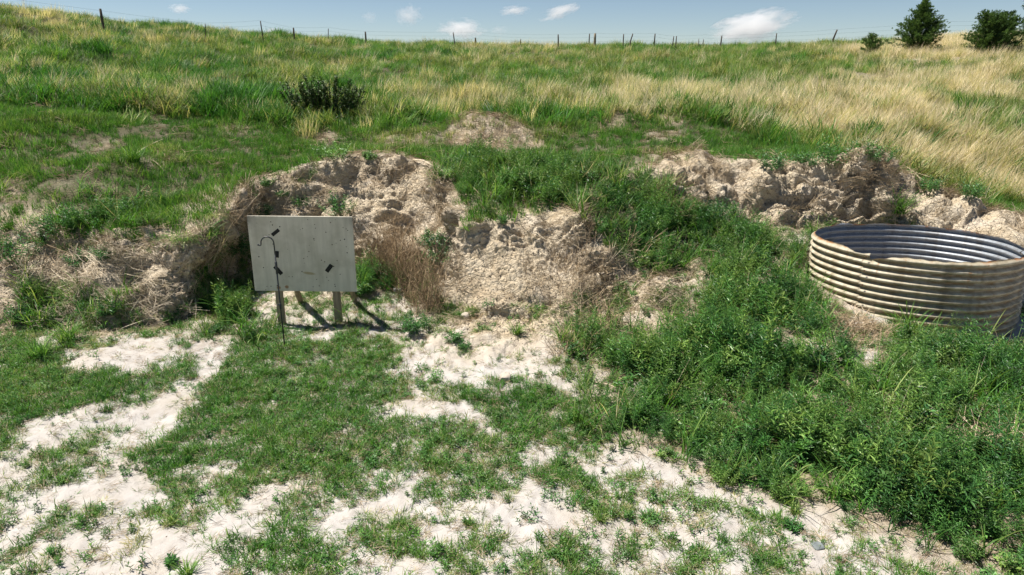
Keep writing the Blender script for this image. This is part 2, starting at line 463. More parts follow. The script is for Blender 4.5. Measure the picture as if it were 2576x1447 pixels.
# ------------------------------------------------------------------ materials
class NT:
    """small helper round a material's node tree"""

    def __init__(self, name):
        self.m = bpy.data.materials.new(name)
        self.m.use_nodes = True
        self.t = self.m.node_tree
        self.t.nodes.clear()
        self.out = self.n('ShaderNodeOutputMaterial')

    def n(self, kind, **kw):
        nd = self.t.nodes.new(kind)
        for k, v in kw.items():
            setattr(nd, k, v)
        return nd

    def l(self, a, b):
        self.t.links.new(a, b)

    def val(self, sock, v):
        if hasattr(v, 'is_output') or isinstance(v, bpy.types.NodeSocket):
            self.l(v, sock)
        else:
            sock.default_value = v

    def math(self, op, a, b=0.0, clamp=False):
        nd = self.n('ShaderNodeMath', operation=op, use_clamp=clamp)
        self.val(nd.inputs[0], a)
        self.val(nd.inputs[1], b)
        return nd.outputs[0]

    def mix(self, f, a, b, blend='MIX'):
        nd = self.n('ShaderNodeMix', data_type='RGBA', blend_type=blend)
        self.val(nd.inputs[0], f)
        self.val(nd.inputs[6], a if not isinstance(a, tuple) else (*a, 1.0))
        self.val(nd.inputs[7], b if not isinstance(b, tuple) else (*b, 1.0))
        return nd.outputs[2]

    def noise(self, scale, detail=4, rough=0.55, vec=None, dist=0.0):
        nd = self.n('ShaderNodeTexNoise')
        nd.inputs['Scale'].default_value = scale
        nd.inputs['Detail'].default_value = detail
        nd.inputs['Roughness'].default_value = rough
        nd.inputs['Distortion'].default_value = dist
        if vec is not None:
            self.l(vec, nd.inputs['Vector'])
        return nd.outputs['Fac']

    def ramp(self, fac, stops):
        nd = self.n('ShaderNodeValToRGB')
        el = nd.color_ramp.elements
        while len(el) < len(stops):
            el.new(0.5)
        for e, (p, c) in zip(el, stops):
            e.position = p
            e.color = (*c, 1.0) if len(c) == 3 else c
        self.val(nd.inputs[0], fac)
        return nd.outputs[0]

    def attr(self, name, kind='GEOMETRY', out='Fac'):
        nd = self.n('ShaderNodeAttribute', attribute_name=name, attribute_type=kind)
        return nd.outputs[out]

    def maprange(self, v, a, b, c=0.0, d=1.0):
        nd = self.n('ShaderNodeMapRange')
        self.val(nd.inputs[0], v)
        for i, x in enumerate((a, b, c, d)):
            nd.inputs[i + 1].default_value = x
        return nd.outputs[0]


def mat_soil():
    k = NT('soil')
    pos = k.n('ShaderNodeNewGeometry').outputs['Position']
    dirt, thatch, turf = k.attr('dirt'), k.attr('thatch'), k.attr('turf')
    n1 = k.noise(1.3, 5, 0.6, pos)
    n2 = k.noise(9.0, 6, 0.65, pos)
    n3 = k.noise(60.0, 5, 0.7, pos)
    n4 = k.noise(3.2, 4, 0.6, pos, 0.6)
    sand = k.ramp(n2, [(0.25, (0.35, 0.315, 0.28)), (0.5, (0.445, 0.415, 0.385)), (0.75, (0.49, 0.465, 0.435))])
    sand = k.mix(k.maprange(n1, 0.5, 0.72), sand, (0.41, 0.365, 0.315))
    clay = k.ramp(n2, [(0.22, (0.38, 0.30, 0.195)), (0.48, (0.55, 0.455, 0.325)), (0.8, (0.64, 0.56, 0.435))])
    clay = k.mix(k.maprange(n4, 0.52, 0.75), clay, (0.44, 0.34, 0.225))
    clay = k.mix(k.maprange(n1, 0.5, 0.3), clay, (0.62, 0.54, 0.43))
    base = k.mix(dirt, sand, clay)
    th = k.ramp(n3, [(0.3, (0.10, 0.07, 0.042)), (0.5, (0.24, 0.18, 0.115)), (0.7, (0.36, 0.285, 0.19))])
    base = k.mix(thatch, base, th)
    tf = k.ramp(n3, [(0.3, (0.035, 0.04, 0.018)), (0.55, (0.085, 0.085, 0.04)), (0.75, (0.16, 0.13, 0.07))])
    base = k.mix(turf, base, tf)
    # crumbs and grit
    vor = k.n('ShaderNodeTexVoronoi', feature='F1')
    vor.inputs['Scale'].default_value = 34.0
    k.l(pos, vor.inputs['Vector'])
    grit = k.math('MULTIPLY', k.maprange(vor.outputs['Distance'], 0.12, 0.02), k.maprange(k.noise(4.0, 2, 0.5, pos), 0.5, 0.62))
    base = k.mix(k.math('MULTIPLY', grit, 0.55), base, (0.20, 0.155, 0.11))
    p = k.n('ShaderNodeBsdfPrincipled')
    k.l(base, p.inputs['Base Color'])
    p.inputs['Roughness'].default_value = 0.95
    p.inputs['Specular IOR Level'].default_value = 0.12
    lump = k.n('ShaderNodeTexVoronoi', feature='SMOOTH_F1')
    lump.inputs['Scale'].default_value = 26.0
    k.l(pos, lump.inputs['Vector'])
    h = k.math('ADD', k.math('MULTIPLY', n3, 0.4), k.math('MULTIPLY', k.noise(24.0, 8, 0.75, pos, 0.4), 1.0))
    h = k.math('SUBTRACT', h, k.math('MULTIPLY', k.math('MULTIPLY', lump.outputs['Distance'], dirt), 0.9))
    vc = k.n('ShaderNodeTexVoronoi', feature='DISTANCE_TO_EDGE')
    vc.inputs['Scale'].default_value = 11.0
    k.l(pos, vc.inputs['Vector'])
    crack = k.maprange(vc.outputs['Distance'], 0.0, 0.07)
    h = k.math('ADD', h, k.math('MULTIPLY', crack, k.math('MULTIPLY', dirt, 0.45)))
    bp = k.n('ShaderNodeBump')
    bp.inputs['Distance'].default_value = 0.034
    k.l(k.maprange(dirt, 0, 1, 0.42, 0.95), bp.inputs['Strength'])
    k.l(h, bp.inputs['Height'])
    k.l(bp.outputs[0], p.inputs['Normal'])
    k.l(p.outputs[0], k.out.inputs[0])
    return k.m


def mat_blade(name, stops, bright=(0.65, 1.3), trans=0.35, rough=0.5, spec=0.25, inst=True, tip=None):
    """grass, leaves and stalks: colour follows each clump's own 'tint' and each blade's own shade"""
    k = NT(name)
    tint = k.attr('tint', 'INSTANCER' if inst else 'GEOMETRY')
    blade = k.attr('shade')
    col = k.ramp(k.math('ADD', tint, k.math('MULTIPLY', k.math('SUBTRACT', blade, 0.5), 0.35)), stops)
    rnd = k.n('ShaderNodeObjectInfo').outputs['Random'] if inst else k.attr('shade')
    br = k.math('MULTIPLY', k.maprange(rnd, 0, 1, *bright), k.maprange(blade, 0, 1, 0.75, 1.25))
    if tip is not None:
        col = k.mix(k.maprange(k.attr('along'), 0.55, 1.0), col, tip)
    hsv = k.n('ShaderNodeHueSaturation')
    k.l(col, hsv.inputs['Color'])
    k.l(br, hsv.inputs['Value'])
    col = hsv.outputs[0]
    p = k.n('ShaderNodeBsdfPrincipled')
    k.l(col, p.inputs['Base Color'])
    p.inputs['Roughness'].default_value = rough
    p.inputs['Specular IOR Level'].default_value = spec
    if trans > 0:
        t = k.n('ShaderNodeBsdfTranslucent')
        k.l(k.mix(1.0, col, (1.0, 1.05, 0.55), 'MULTIPLY'), t.inputs['Color'])
        ms = k.n('ShaderNodeMixShader')
        ms.inputs[0].default_value = trans
        k.l(p.outputs[0], ms.inputs[1])
        k.l(t.outputs[0], ms.inputs[2])
        k.l(ms.outputs[0], k.out.inputs[0])
    else:
        k.l(p.outputs[0], k.out.inputs[0])
    return k.m


def mat_plain(name, col, rough=0.7, metal=0.0, spec=0.3, var=0.15, scale=30.0, bump_d=0.0):
    k = NT(name)
    tc = k.n('ShaderNodeTexCoord').outputs['Object']
    n = k.noise(scale, 4, 0.6, tc)
    c = k.ramp(n, [(0.3, tuple(c * (1 - var) for c in col)), (0.7, tuple(min(1, c * (1 + var)) for c in col))])
    p = k.n('ShaderNodeBsdfPrincipled')
    k.l(c, p.inputs['Base Color'])
    p.inputs['Roughness'].default_value = rough
    p.inputs['Metallic'].default_value = metal
    p.inputs['Specular IOR Level'].default_value = spec
    if bump_d:
        b = k.n('ShaderNodeBump')
        b.inputs['Distance'].default_value = bump_d
        k.l(n, b.inputs['Height'])
        k.l(b.outputs[0], p.inputs['Normal'])
    k.l(p.outputs[0], k.out.inputs[0])
    return k.m


GREEN = [(0.0, (0.042, 0.158, 0.027)), (0.3, (0.100, 0.248, 0.031)), (0.55, (0.225, 0.29, 0.085)), (0.75, (0.44, 0.39, 0.19)), (1.0, (0.68, 0.54, 0.34))]
M = dict(
    soil=mat_soil(),
    grass=mat_blade('grass_blades', GREEN, bright=(0.52, 1.28), trans=0.42),
    dry=mat_blade('dry_blades', [(0.0, (0.20, 0.26, 0.09)), (0.4, (0.42, 0.37, 0.18)), (0.75, (0.66, 0.55, 0.375)), (1.0, (0.76, 0.66, 0.50))], bright=(0.8, 1.35), trans=0.45),
    weed=mat_blade('weed_leaves', [(0.0, (0.050, 0.15, 0.046)), (0.5, (0.090, 0.225, 0.050)), (1.0, (0.22, 0.33, 0.08))], trans=0.25, rough=0.42, spec=0.4),
    straw=mat_blade('dead_stalks', [(0.0, (0.16, 0.11, 0.07)), (0.5, (0.38, 0.29, 0.18)), (1.0, (0.70, 0.60, 0.46))], trans=0.1, rough=0.7, spec=0.2),
    plant=mat_blade('plant_leaves', [(0.0, (0.032, 0.105, 0.036)), (0.5, (0.062, 0.18, 0.045)), (1.0, (0.15, 0.28, 0.07))], trans=0.25, rough=0.42, spec=0.4, inst=False),
    tuft=mat_blade('tuft_blades', GREEN, trans=0.35, inst=False),
    stalk=mat_blade('dry_stalk', [(0.0, (0.13, 0.085, 0.05)), (0.5, (0.33, 0.24, 0.145)), (1.0, (0.58, 0.48, 0.35))], trans=0.0, rough=0.75, spec=0.2, inst=False),
)

# ------------------------------------------------------------------ mesh helpers


def new_mesh(name, V, F, mat=None, smooth=False, attrs=None):
    me = bpy.data.meshes.new(name)
    me.from_pydata([tuple(v) for v in V], [], [tuple(f) for f in F])
    if attrs:
        for an, av in attrs.items():
            a = me.attributes.new(an, 'FLOAT', 'POINT')
            a.data.foreach_set('value', np.asarray(av, np.float32))
    if mat:
        me.materials.append(mat)
    if smooth:
        me.polygons.foreach_set('use_smooth', [True] * len(me.polygons))
    me.update()
    return me


def link(name, me, parent=None, loc=None):
    o = bpy.data.objects.new(name, me)
    COL.objects.link(o)
    if parent is not None:
        o.parent = parent
    if loc is not None:
        o.location = loc
    return o


def tag(o, label=None, cat=None, group=None, kind=None):
    if label:
        o['label'] = label
    if cat:
        o['category'] = cat
    if group:
        o['group'] = group
    if kind:
        o['kind'] = kind
    return o


def np_mesh(name, V, Q, mat, attrs):
    me = bpy.data.meshes.new(name)
    me.vertices.add(len(V))
    me.vertices.foreach_set('co', V.astype(np.float32).ravel())
    k = Q.shape[1]
    me.loops.add(Q.size)
    me.loops.foreach_set('vertex_index', Q.astype(np.int32).ravel())
    me.polygons.add(len(Q))
    me.polygons.foreach_set('loop_start', np.arange(0, Q.size, k, dtype=np.int32))
    me.polygons.foreach_set('use_smooth', np.ones(len(Q), bool))
    for an, av in attrs.items():
        a = me.attributes.new(an, 'FLOAT', 'POINT')
        a.data.foreach_set('value', av.astype(np.float32))
    me.materials.append(mat)
    me.update(calc_edges=True)
    me.validate()
    return me


# ------------------------------------------------------------------ ground, bank and hill
xT, yT = TV[:, 0], TV[:, 1]
_nz = perlin(TV / 0.5, 51)
dirt = np.clip(TA['face'] * 1.25 + 0.9 * TA['clod'] + sstep(0.0, 0.6, TA['d']) * 0.8 + 0.5 * TA['weed'] + 0.25 * _nz, 0, 1)
on_top = sstep(0.15, 0.7, TA['d'] - TA['w'])
bare_t = TA['bare']
turf = np.clip(on_top * (1 - bare_t) * 0.9 + 0.25 * _nz * on_top, 0, 1) * sstep(0.1, 0.6, TA['d'])
thatch = np.clip(on_top * bare_t * 0.22 + 0.75 * TA['weed'] * (TA['d'] < 0.4) + 0.22 * sstep(0.5, 0.9, TA['lawn']) * (TA['d'] < 0) + 0.4 * TA['dry'] * on_top, 0, 1)
hollow_a = bump(xT, yT, *march(538, 214), 0.55, 0.4, 1.0)
thatch = np.clip(thatch + hollow_a, 0, 1)
turf = turf * (1 - hollow_a) * (1 - 0.8 * sstep(0.4, 0.9, TA['dry']) * on_top)
reg = np.where(FA['d'] < -FA['w'] * 1.15 - 0.05, 0, np.where(FA['d'] < FA['w'] * 1.2 + 0.15, 1, 2))
for r, nm in ((0, 'ground'), (1, 'dirt_bank'), (2, 'hillside')):
    q = TQ[reg == r]
    ids, inv = np.unique(q, return_inverse=True)
    me = np_mesh(nm, TV[ids], inv.reshape(q.shape), M['soil'], dict(dirt=dirt[ids], thatch=thatch[ids], turf=turf[ids]))
    tag(link(nm, me), kind='structure')
_front = np.nonzero((np.abs(np.arctan2(TC[:, 0], TC[:, 1])) < R(46)) & (TC[:, 1] < 62) & (TC[:, 1] > 2))[0]
_ids, _inv = np.unique(TQ[_front], return_inverse=True)
BVH = BVHTree.FromPolygons(TV[_ids].tolist(), _inv.reshape(-1, 4).tolist())


def at(u, v):
    """ground point (and normal) where the photograph shows frame position (u, v)"""
    hit = BVH.ray_cast(Vector((0, 0, CH)), ray(u, v).normalized(), 90)
    if hit[0] is None:
        x, y = march(u, v)
        return Vector((x, y, float(height(np.array([x]), np.array([y]))[0]))), Vector((0, 0, 1))
    n = hit[1] if hit[1].z > 0 else hit[1]
    return hit[0], n


def drop(x, y):
    """height of the land under (x, y)"""
    hit = BVH.ray_cast(Vector((x, y, 12)), Vector((0, 0, -1)), 30)
    return hit[0].z if hit[0] is not None else float(height(np.array([x]), np.array([y]))[0])


# ------------------------------------------------------------------ plant building blocks
class PB:
    """collects blades, leaves and twigs of one plant"""

    def __init__(self):
        self.V, self.F, self.sh, self.al = [], [], [], []

    def strip(self, pts, widths, side, shade, along=None):
        n0 = len(self.V)
        m = len(pts)
        for i, (p, w) in enumerate(zip(pts, widths)):
            s = side[i] if isinstance(side, list) else side
            if w <= 1e-6:
                self.V.append(p)
                self.sh.append(shade)
                self.al.append(i / (m - 1))
            else:
                self.V += [p - s * w * 0.5, p + s * w * 0.5]
                self.sh += [shade, shade]
                self.al += [i / (m - 1)] * 2
        k = n0
        for i in range(m - 1):
            wa, wb = widths[i] > 1e-6, widths[i + 1] > 1e-6
            if wa and wb:
                self.F.append((k, k + 1, k + 3, k + 2))
                k += 2
            elif wa:
                self.F.append((k, k + 1, k + 2))
                k += 2
            else:
                self.F.append((k, k + 2, k + 1))
                k += 1

    def blade(self, base, az, length, width, lean, droop, rnd, segs=3):
        """a grass blade that leans and droops"""
        h = Vector((math.cos(az), math.sin(az), 0))
        side = Vector((-math.sin(az), math.cos(az), 0))
        side = (side + Vector((0, 0, rnd.uniform(-0.3, 0.3)))).normalized()
        pts, p, a = [base.copy()], base.copy(), lean
        for i in range(segs):
            a2 = a + droop * (i + 0.5) / segs
            p = p + (h * math.sin(a2) + Vector((0, 0, 1)) * math.cos(a2)) * (length / segs)
            pts.append(p.copy())
        ws = [width * (1 - 0.85 * (i / segs) ** 1.6) for i in range(segs)] + [0.0]
        self.strip(pts, ws, side, rnd.random())

    def leaf(self, base, d, up, length, width, rnd):
        """a pointed leaf, folded a little along its midrib"""
        d = d.normalized()
        s = d.cross(up)
        s = s.normalized() if s.length > 1e-4 else Vector((1, 0, 0))
        nrm = s.cross(d).normalized()
        dr = rnd.uniform(0.0, 0.35)
        m = base + d * length * 0.45 + nrm * length * 0.06
        t = base + d * length - nrm * length * dr * 0.6
        sh = rnd.random()
        n0 = len(self.V)
        self.V += [base, m + s * width * 0.5, m - s * width * 0.5, t]
        self.sh += [sh] * 4
        self.al += [0, 0.5, 0.5, 1]
        self.F += [(n0, n0 + 1, n0 + 3), (n0, n0 + 3, n0 + 2)]

    def twig(self, pts, r0, r1, shade, sides=3):
        n0 = len(self.V)
        m = len(pts)
        for i, p in enumerate(pts):
            t = (pts[min(i + 1, m - 1)] - pts[max(i - 1, 0)]).normalized()
            a = t.orthogonal().normalized()
            b = t.cross(a)
            r = r0 + (r1 - r0) * i / (m - 1)
            for k in range(sides):
                an = 2 * math.pi * k / sides
                self.V.append(p + (a * math.cos(an) + b * math.sin(an)) * r)
                self.sh.append(shade)
                self.al.append(i / (m - 1))
        for i in range(m - 1):
            for k in range(sides):
                k2 = (k + 1) % sides
                self.F.append((n0 + i * sides + k, n0 + i * sides + k2, n0 + (i + 1) * sides + k2, n0 + (i + 1) * sides + k))
        self.F.append(tuple(n0 + (m - 1) * sides + k for k in range(sides)))

    def mesh(self, name, mat, tint=None):
        at_ = dict(shade=self.sh, along=self.al)
        if tint is not None:
            at_['tint'] = [tint] * len(self.V)
        return new_mesh(name, self.V, self.F, mat, attrs=at_)


def grass_pb(seed, n, h, width, spread, lean=(0.05, 0.6), droop=(0.2, 1.1), wind=0.0, segs=3, pb=None):
    rnd = random.Random(seed)
    b = pb or PB()
    for _ in range(n):
        a = rnd.uniform(0, 2 * math.pi)
        rr = spread * math.sqrt(rnd.random())
        a2 = rnd.uniform(0, 2 * math.pi)
        base = Vector((rr * math.cos(a2), rr * math.sin(a2), -0.01))
        if rnd.random() < wind:
            a = rnd.gauss(0.0, 0.5)
        b.blade(base, a, h * rnd.uniform(0.55, 1.1), width * rnd.uniform(0.7, 1.2), rnd.uniform(*lean), rnd.uniform(*droop), rnd, segs)
    return b


def weed_pb(seed, stems, h, leaf, per, spread=0.5, width=0.23, pb=None, basal=0.03):
    """leafy herb: several stems, each with leaves in a spiral and a rosette at its tip"""
    rnd = random.Random(seed)
    b = pb or PB()
    for s in range(stems):
        a = rnd.uniform(0, 2 * math.pi)
        ln = rnd.uniform(0.0, spread)
        hh = h * rnd.uniform(0.6, 1.08)
        d0 = Vector((math.cos(a) * math.sin(ln), math.sin(a) * math.sin(ln), math.cos(ln)))
        pts = []
        p = Vector((math.cos(a) * basal * rnd.random() * 2, math.sin(a) * basal * rnd.random() * 2, -0.01))
        for i in range(4):
            pts.append(p.copy())
            p = p + d0 * hh / 3
            d0 = (d0 + Vector((rnd.uniform(-0.12, 0.12), rnd.uniform(-0.12, 0.12), 0.15))).normalized()
        b.twig(pts, leaf * 0.035 + 0.001, 0.0008, 0.55)
        ph = rnd.uniform(0, 6.28)
        for i in range(per):
            t = (i + 0.5) / per
            t = 0.15 + 0.85 * t ** 0.8
            x = t * 3
            k = min(int(x), 2)
            q = pts[k].lerp(pts[k + 1], x - k)
            ph += 2.4
            el = rnd.uniform(-0.1, 0.5) + 0.5 * t * t
            d = Vector((math.cos(ph) * math.cos(el), math.sin(ph) * math.cos(el), math.sin(el)))
            L = leaf * rnd.uniform(0.7, 1.15) * (1.0 - 0.35 * max(0, t - 0.6) / 0.4)
            b.leaf(q, d, Vector((0, 0, 1)), L, L * width * rnd.uniform(0.8, 1.2), rnd)
    return b


def straw_pb(seed, n, L, r=0.0016, flat=0.25):
    """a handful of dead stalks lying across each other"""
    rnd = random.Random(seed)
    b = PB()
    for _ in range(n):
        a = rnd.gauss(0, 0.7)
        el = rnd.gauss(0.05, flat)
        c = Vector((rnd.uniform(-1, 1) * L * 0.4, rnd.uniform(-1, 1) * L * 0.4, rnd.uniform(0.0, 0.03)))
        d = Vector((math.cos(a) * math.cos(el), math.sin(a) * math.cos(el), math.sin(el)))
        l = L * rnd.uniform(0.4, 1.1)
        bend = Vector((rnd.uniform(-1, 1), rnd.uniform(-1, 1), rnd.uniform(-0.3, 0.6))) * l * 0.08
        b.twig([c - d * l / 2, c + bend, c + d * l / 2], r * rnd.uniform(0.7, 1.4), r * 0.6, rnd.random())
    return b


# ------------------------------------------------------------------ scattered ground cover (uncountable)
_sg = {}


def scatter_group(coll):
    ng = bpy.data.node_groups.new('scatter', 'GeometryNodeTree')
    ng.interface.new_socket('Geometry', in_out='INPUT', socket_type='NodeSocketGeometry')
    ng.interface.new_socket('Geometry', in_out='OUTPUT', socket_type='NodeSocketGeometry')
    N, L = ng.nodes, ng.links
    gi, go = N.new('NodeGroupInput'), N.new('NodeGroupOutput')
    ci = N.new('GeometryNodeCollectionInfo')
    ci.inputs['Collection'].default_value = coll
    ci.inputs['Separate Children'].default_value = True
    ci.inputs['Reset Children'].default_value = True
    io = N.new('GeometryNodeInstanceOnPoints')
    io.inputs['Pick Instance'].default_value = True

    def na(name, t):
        n = N.new('GeometryNodeInputNamedAttribute')
        n.data_type = t
        n.inputs['Name'].default_value = name
        return [s for s in n.outputs if s.enabled and s.name == 'Attribute'][0]
    L.new(gi.outputs[0], io.inputs['Points'])
    L.new(ci.outputs[0], io.inputs['Instance'])
    L.new(na('pick', 'INT'), io.inputs['Instance Index'])
    L.new(na('rot', 'FLOAT_VECTOR'), io.inputs['Rotation'])
    L.new(na('size', 'FLOAT_VECTOR'), io.inputs['Scale'])
    L.new(io.outputs[0], go.inputs[0])
    return ng


def templates(name, meshes):
    c = bpy.data.collections.new(name)
    for i, m in enumerate(meshes):
        c.objects.link(bpy.data.objects.new(f'{name}_{i:02d}', m))
    return c


def scatter(name, label, cat, tmpl, density, size, tint, lean=0.35, mix=0.07, heading=None, vscale=(0.85, 1.2), sink=0.0, follow=0.5, mask=None):
    """density per square metre on every face; size and tint are functions of the chosen faces"""
    lam = TAREA * density
    if mask is not None:
        lam = lam * mask
    cnt = rng.poisson(np.clip(lam, 0, 50))
    f = np.repeat(np.arange(len(cnt)), cnt)
    n = len(f)
    a, b = rng.random(n)[:, None], rng.random(n)[:, None]
    q = TV[TQ[f]]
    p = (q[:, 0] * (1 - a) + q[:, 1] * a) * (1 - b) + (q[:, 3] * (1 - a) + q[:, 2] * a) * b
    nrm = TN[f] * follow + np.array([0, 0, 1.0]) * (1 - follow)
    nrm[:, :2] += rng.normal(0, lean * 0.5, (n, 2)) * 0.5
    nrm /= np.linalg.norm(nrm, axis=1)[:, None]
    yaw = rng.uniform(0, 2 * math.pi, n) if heading is None else rng.normal(heading[0], heading[1], n)
    # rotation that takes z to nrm after a spin about z (XYZ euler)
    cz, sz = np.cos(yaw), np.sin(yaw)
    xax = np.stack([cz, sz, np.zeros(n)], 1)
    xax -= nrm * (xax * nrm).sum(1)[:, None]
    xax /= np.linalg.norm(xax, axis=1)[:, None]
    yax = np.cross(nrm, xax)
    r20, r21, r22, r10, r00 = xax[:, 2], yax[:, 2], nrm[:, 2], xax[:, 1], xax[:, 0]
    rot = np.stack([np.arctan2(r21, r22), np.arcsin(np.clip(-r20, -1, 1)), np.arctan2(r10, r00)], 1)
    s = size(f) * rng.uniform(0.75, 1.25, n)
    sc = np.stack([s, s, s * rng.uniform(*vscale, n)], 1)
    me = bpy.data.meshes.new(name)
    me.vertices.add(n)
    me.vertices.foreach_set('co', (p - nrm * sink).astype(np.float32).ravel())
    for an, av, ty in (('rot', rot, 'FLOAT_VECTOR'), ('size', sc, 'FLOAT_VECTOR')):
        at_ = me.attributes.new(an, ty, 'POINT')
        at_.data.foreach_set('vector', av.astype(np.float32).ravel())
    at_ = me.attributes.new('pick', 'INT', 'POINT')
    at_.data.foreach_set('value', rng.integers(0, len(tmpl.objects), n).astype(np.int32))
    at_ = me.attributes.new('tint', 'FLOAT', 'POINT')
    at_.data.foreach_set('value', np.clip(tint(f) + rng.normal(0, mix, n), 0, 1).astype(np.float32))
    me.update()
    o = link(name, me)
    md = o.modifiers.new('scatter', 'NODES')
    md.node_group = scatter_group(tmpl)
    tag(o, label, cat, kind='stuff')
    print('scatter', name, n)
    return o


T_LAWN = templates('lawn_tuft', [grass_pb(100 + i, 14, 0.095, 0.0054, 0.035, (0.15, 1.15), (0.2, 1.1)).mesh('lawn_tuft', M['grass']) for i in range(7)])
T_CREEP = templates('creeping_tuft', [grass_pb(120 + i, 12, 0.105, 0.0050, 0.02, (0.75, 1.45), (0.0, 0.6), wind=0.3).mesh('creeping_tuft', M['grass']) for i in range(6)])
T_SHELF = templates('shelf_tuft', [grass_pb(140 + i, 26, 0.20, 0.0085, 0.10, (0.05, 0.5), (0.1, 0.8)).mesh('shelf_tuft', M['grass']) for i in range(6)])
T_HILL = templates('hill_tuft', [grass_pb(160 + i, 34, 0.42, 0.014, 0.20, (0.1, 0.7), (0.3, 1.3), wind=0.45).mesh('hill_tuft', M['grass']) for i in range(7)])
T_DRY = templates('dry_tuft', [grass_pb(180 + i, 34, 0.62, 0.010, 0.20, (0.08, 0.6), (0.1, 0.8), wind=0.6).mesh('dry_tuft', M['dry']) for i in range(7)])
T_WEED = templates('weed_plant', [weed_pb(200 + i, 9, 0.30, 0.056, 20, 0.75, 0.2).mesh('weed_plant', M['weed']) for i in range(5)] + [weed_pb(206 + i, 4, 0.46, 0.055, 26, 0.4, 0.17).mesh('weed_plant', M['weed']) for i in range(2)] + [weed_pb(210 + i, 6, 0.22, 0.085, 9, 1.0, 0.36).mesh('weed_plant', M['weed']) for i in range(2)])
T_HERB = templates('herb', [weed_pb(220 + i, 5, 0.075, 0.034, 7, 1.0, 0.3).mesh('herb', M['weed']) for i in range(5)])
T_REED = templates('broad_grass', [grass_pb(240 + i, 9, 0.42, 0.012, 0.06, (0.1, 0.6), (0.5, 1.6), segs=5).mesh('broad_grass', M['grass']) for i in range(6)])
T_STRAW = templates('straw', [straw_pb(260 + i, 20, 0.36, 0.0024).mesh('straw', M['straw']) for i in range(6)])
T_CHAFF = templates('chaff', [straw_pb(280 + i, 9, 0.09, 0.0011, 0.15).mesh('chaff', M['straw']) for i in range(5)])



def crumb_mesh(seed, mat):
    bm_ = bmesh.new()
    bmesh.ops.create_icosphere(bm_, subdivisions=1, radius=1.0)
    r_ = random.Random(seed)
    for v_ in bm_.verts:
        v_.co *= r_.uniform(0.65, 1.2)
        v_.co.z *= 0.7
    me_ = bpy.data.meshes.new('crumb')
    bm_.to_mesh(me_)
    bm_.free()
    me_.materials.append(mat)
    return me_


m_crumb = mat_blade('earth_crumbs', [(0.0, (0.24, 0.19, 0.13)), (0.5, (0.43, 0.36, 0.27)), (1.0, (0.52, 0.47, 0.41))], trans=0.0, rough=0.95, spec=0.1)
T_CRUMB = templates('crumb', [crumb_mesh(300 + i, m_crumb) for i in range(6)])

fx, fy = TC[:, 0], TC[:, 1]
fd, fw = FA['d'], FA['w']
faz = np.abs(np.arctan2(fx, fy))
view = (faz < R(43)) & (fy > 2.8)
dist = np.hypot(fx, fy)
tank_r = np.hypot(fx - TANK[0], fy - TANK[1])
clear = view & (tank_r > TANK[2] + 0.12)
floor_m = clear & (fd < -fw * 0.7)
top_m = clear & (fd > fw * np.where(fx < -3.2, 0.25, 0.9))
patch = noise2(fx, fy, 0.27, 61)
patch2 = noise2(fx, fy, 0.9, 62)
fine = noise2(fx, fy, 0.10, 63)

# pit floor
lawn = np.clip(FA['lawn'] + 0.40 * patch + 0.32 * fine - 0.02, 0, 1)
lawn_c = sstep(0.30, 0.72, lawn)
scatter('lawn_grass', 'short green grass growing in patches over the sandy pit floor', 'grass', T_LAWN, 520 * lawn_c, lambda f: 0.75 + 0.55 * FA['lawn'][f] + 0.2 * patch[f], lambda f: 0.40 + 0.18 * patch2[f] - 0.22 * FA['lawn'][f], mask=floor_m * (1 - 0.8 * FA['weed']))
scatter('creeping_grass', 'thin creeping grass with straw tips lying on bare sand', 'grass', T_CREEP, 210 * sstep(0.10, 0.5, lawn) * (1 - 0.4 * lawn_c) + 24, lambda f: 0.9 + 0.3 * patch[f], lambda f: 0.58 + 0.2 * patch2[f], mask=floor_m)
scatter('small_herbs', 'tiny broad-leaved seedlings dotted over the sandy pit floor', 'seedlings', T_HERB, 75 * sstep(0.2, 0.6, lawn) + 12, lambda f: 0.9 + 0.4 * patch2[f], lambda f: 0.45 + 0.2 * patch[f], mask=floor_m)
scatter('chaff', 'pale bits of dead grass littering the pit floor', 'litter', T_CHAFF, 90 * sstep(0.1, 0.5, lawn) + 28, lambda f: np.full(len(f), 1.0), lambda f: 0.45 + 0.2 * patch[f], mask=floor_m, follow=1.0)
foot = np.exp(-((fd + fw * 1.0 + 0.15) / 0.35) ** 2)
scatter('earth_crumbs', 'loose earth crumbs and grit strewn over the pit floor and bank foot', 'gravel', T_CRUMB, 60 + 240 * foot + 70 * FA['face'], lambda f: 0.004 + 0.022 * foot[f] * rng.random(len(f)) ** 3 + 0.012 * FA['face'][f] * rng.random(len(f)) ** 2 + 0.004 * rng.random(len(f)) ** 4, lambda f: 0.55 + 0.15 * patch[f], mask=clear & (fd < fw * 1.1) & (fy < 12.5), mix=0.2)
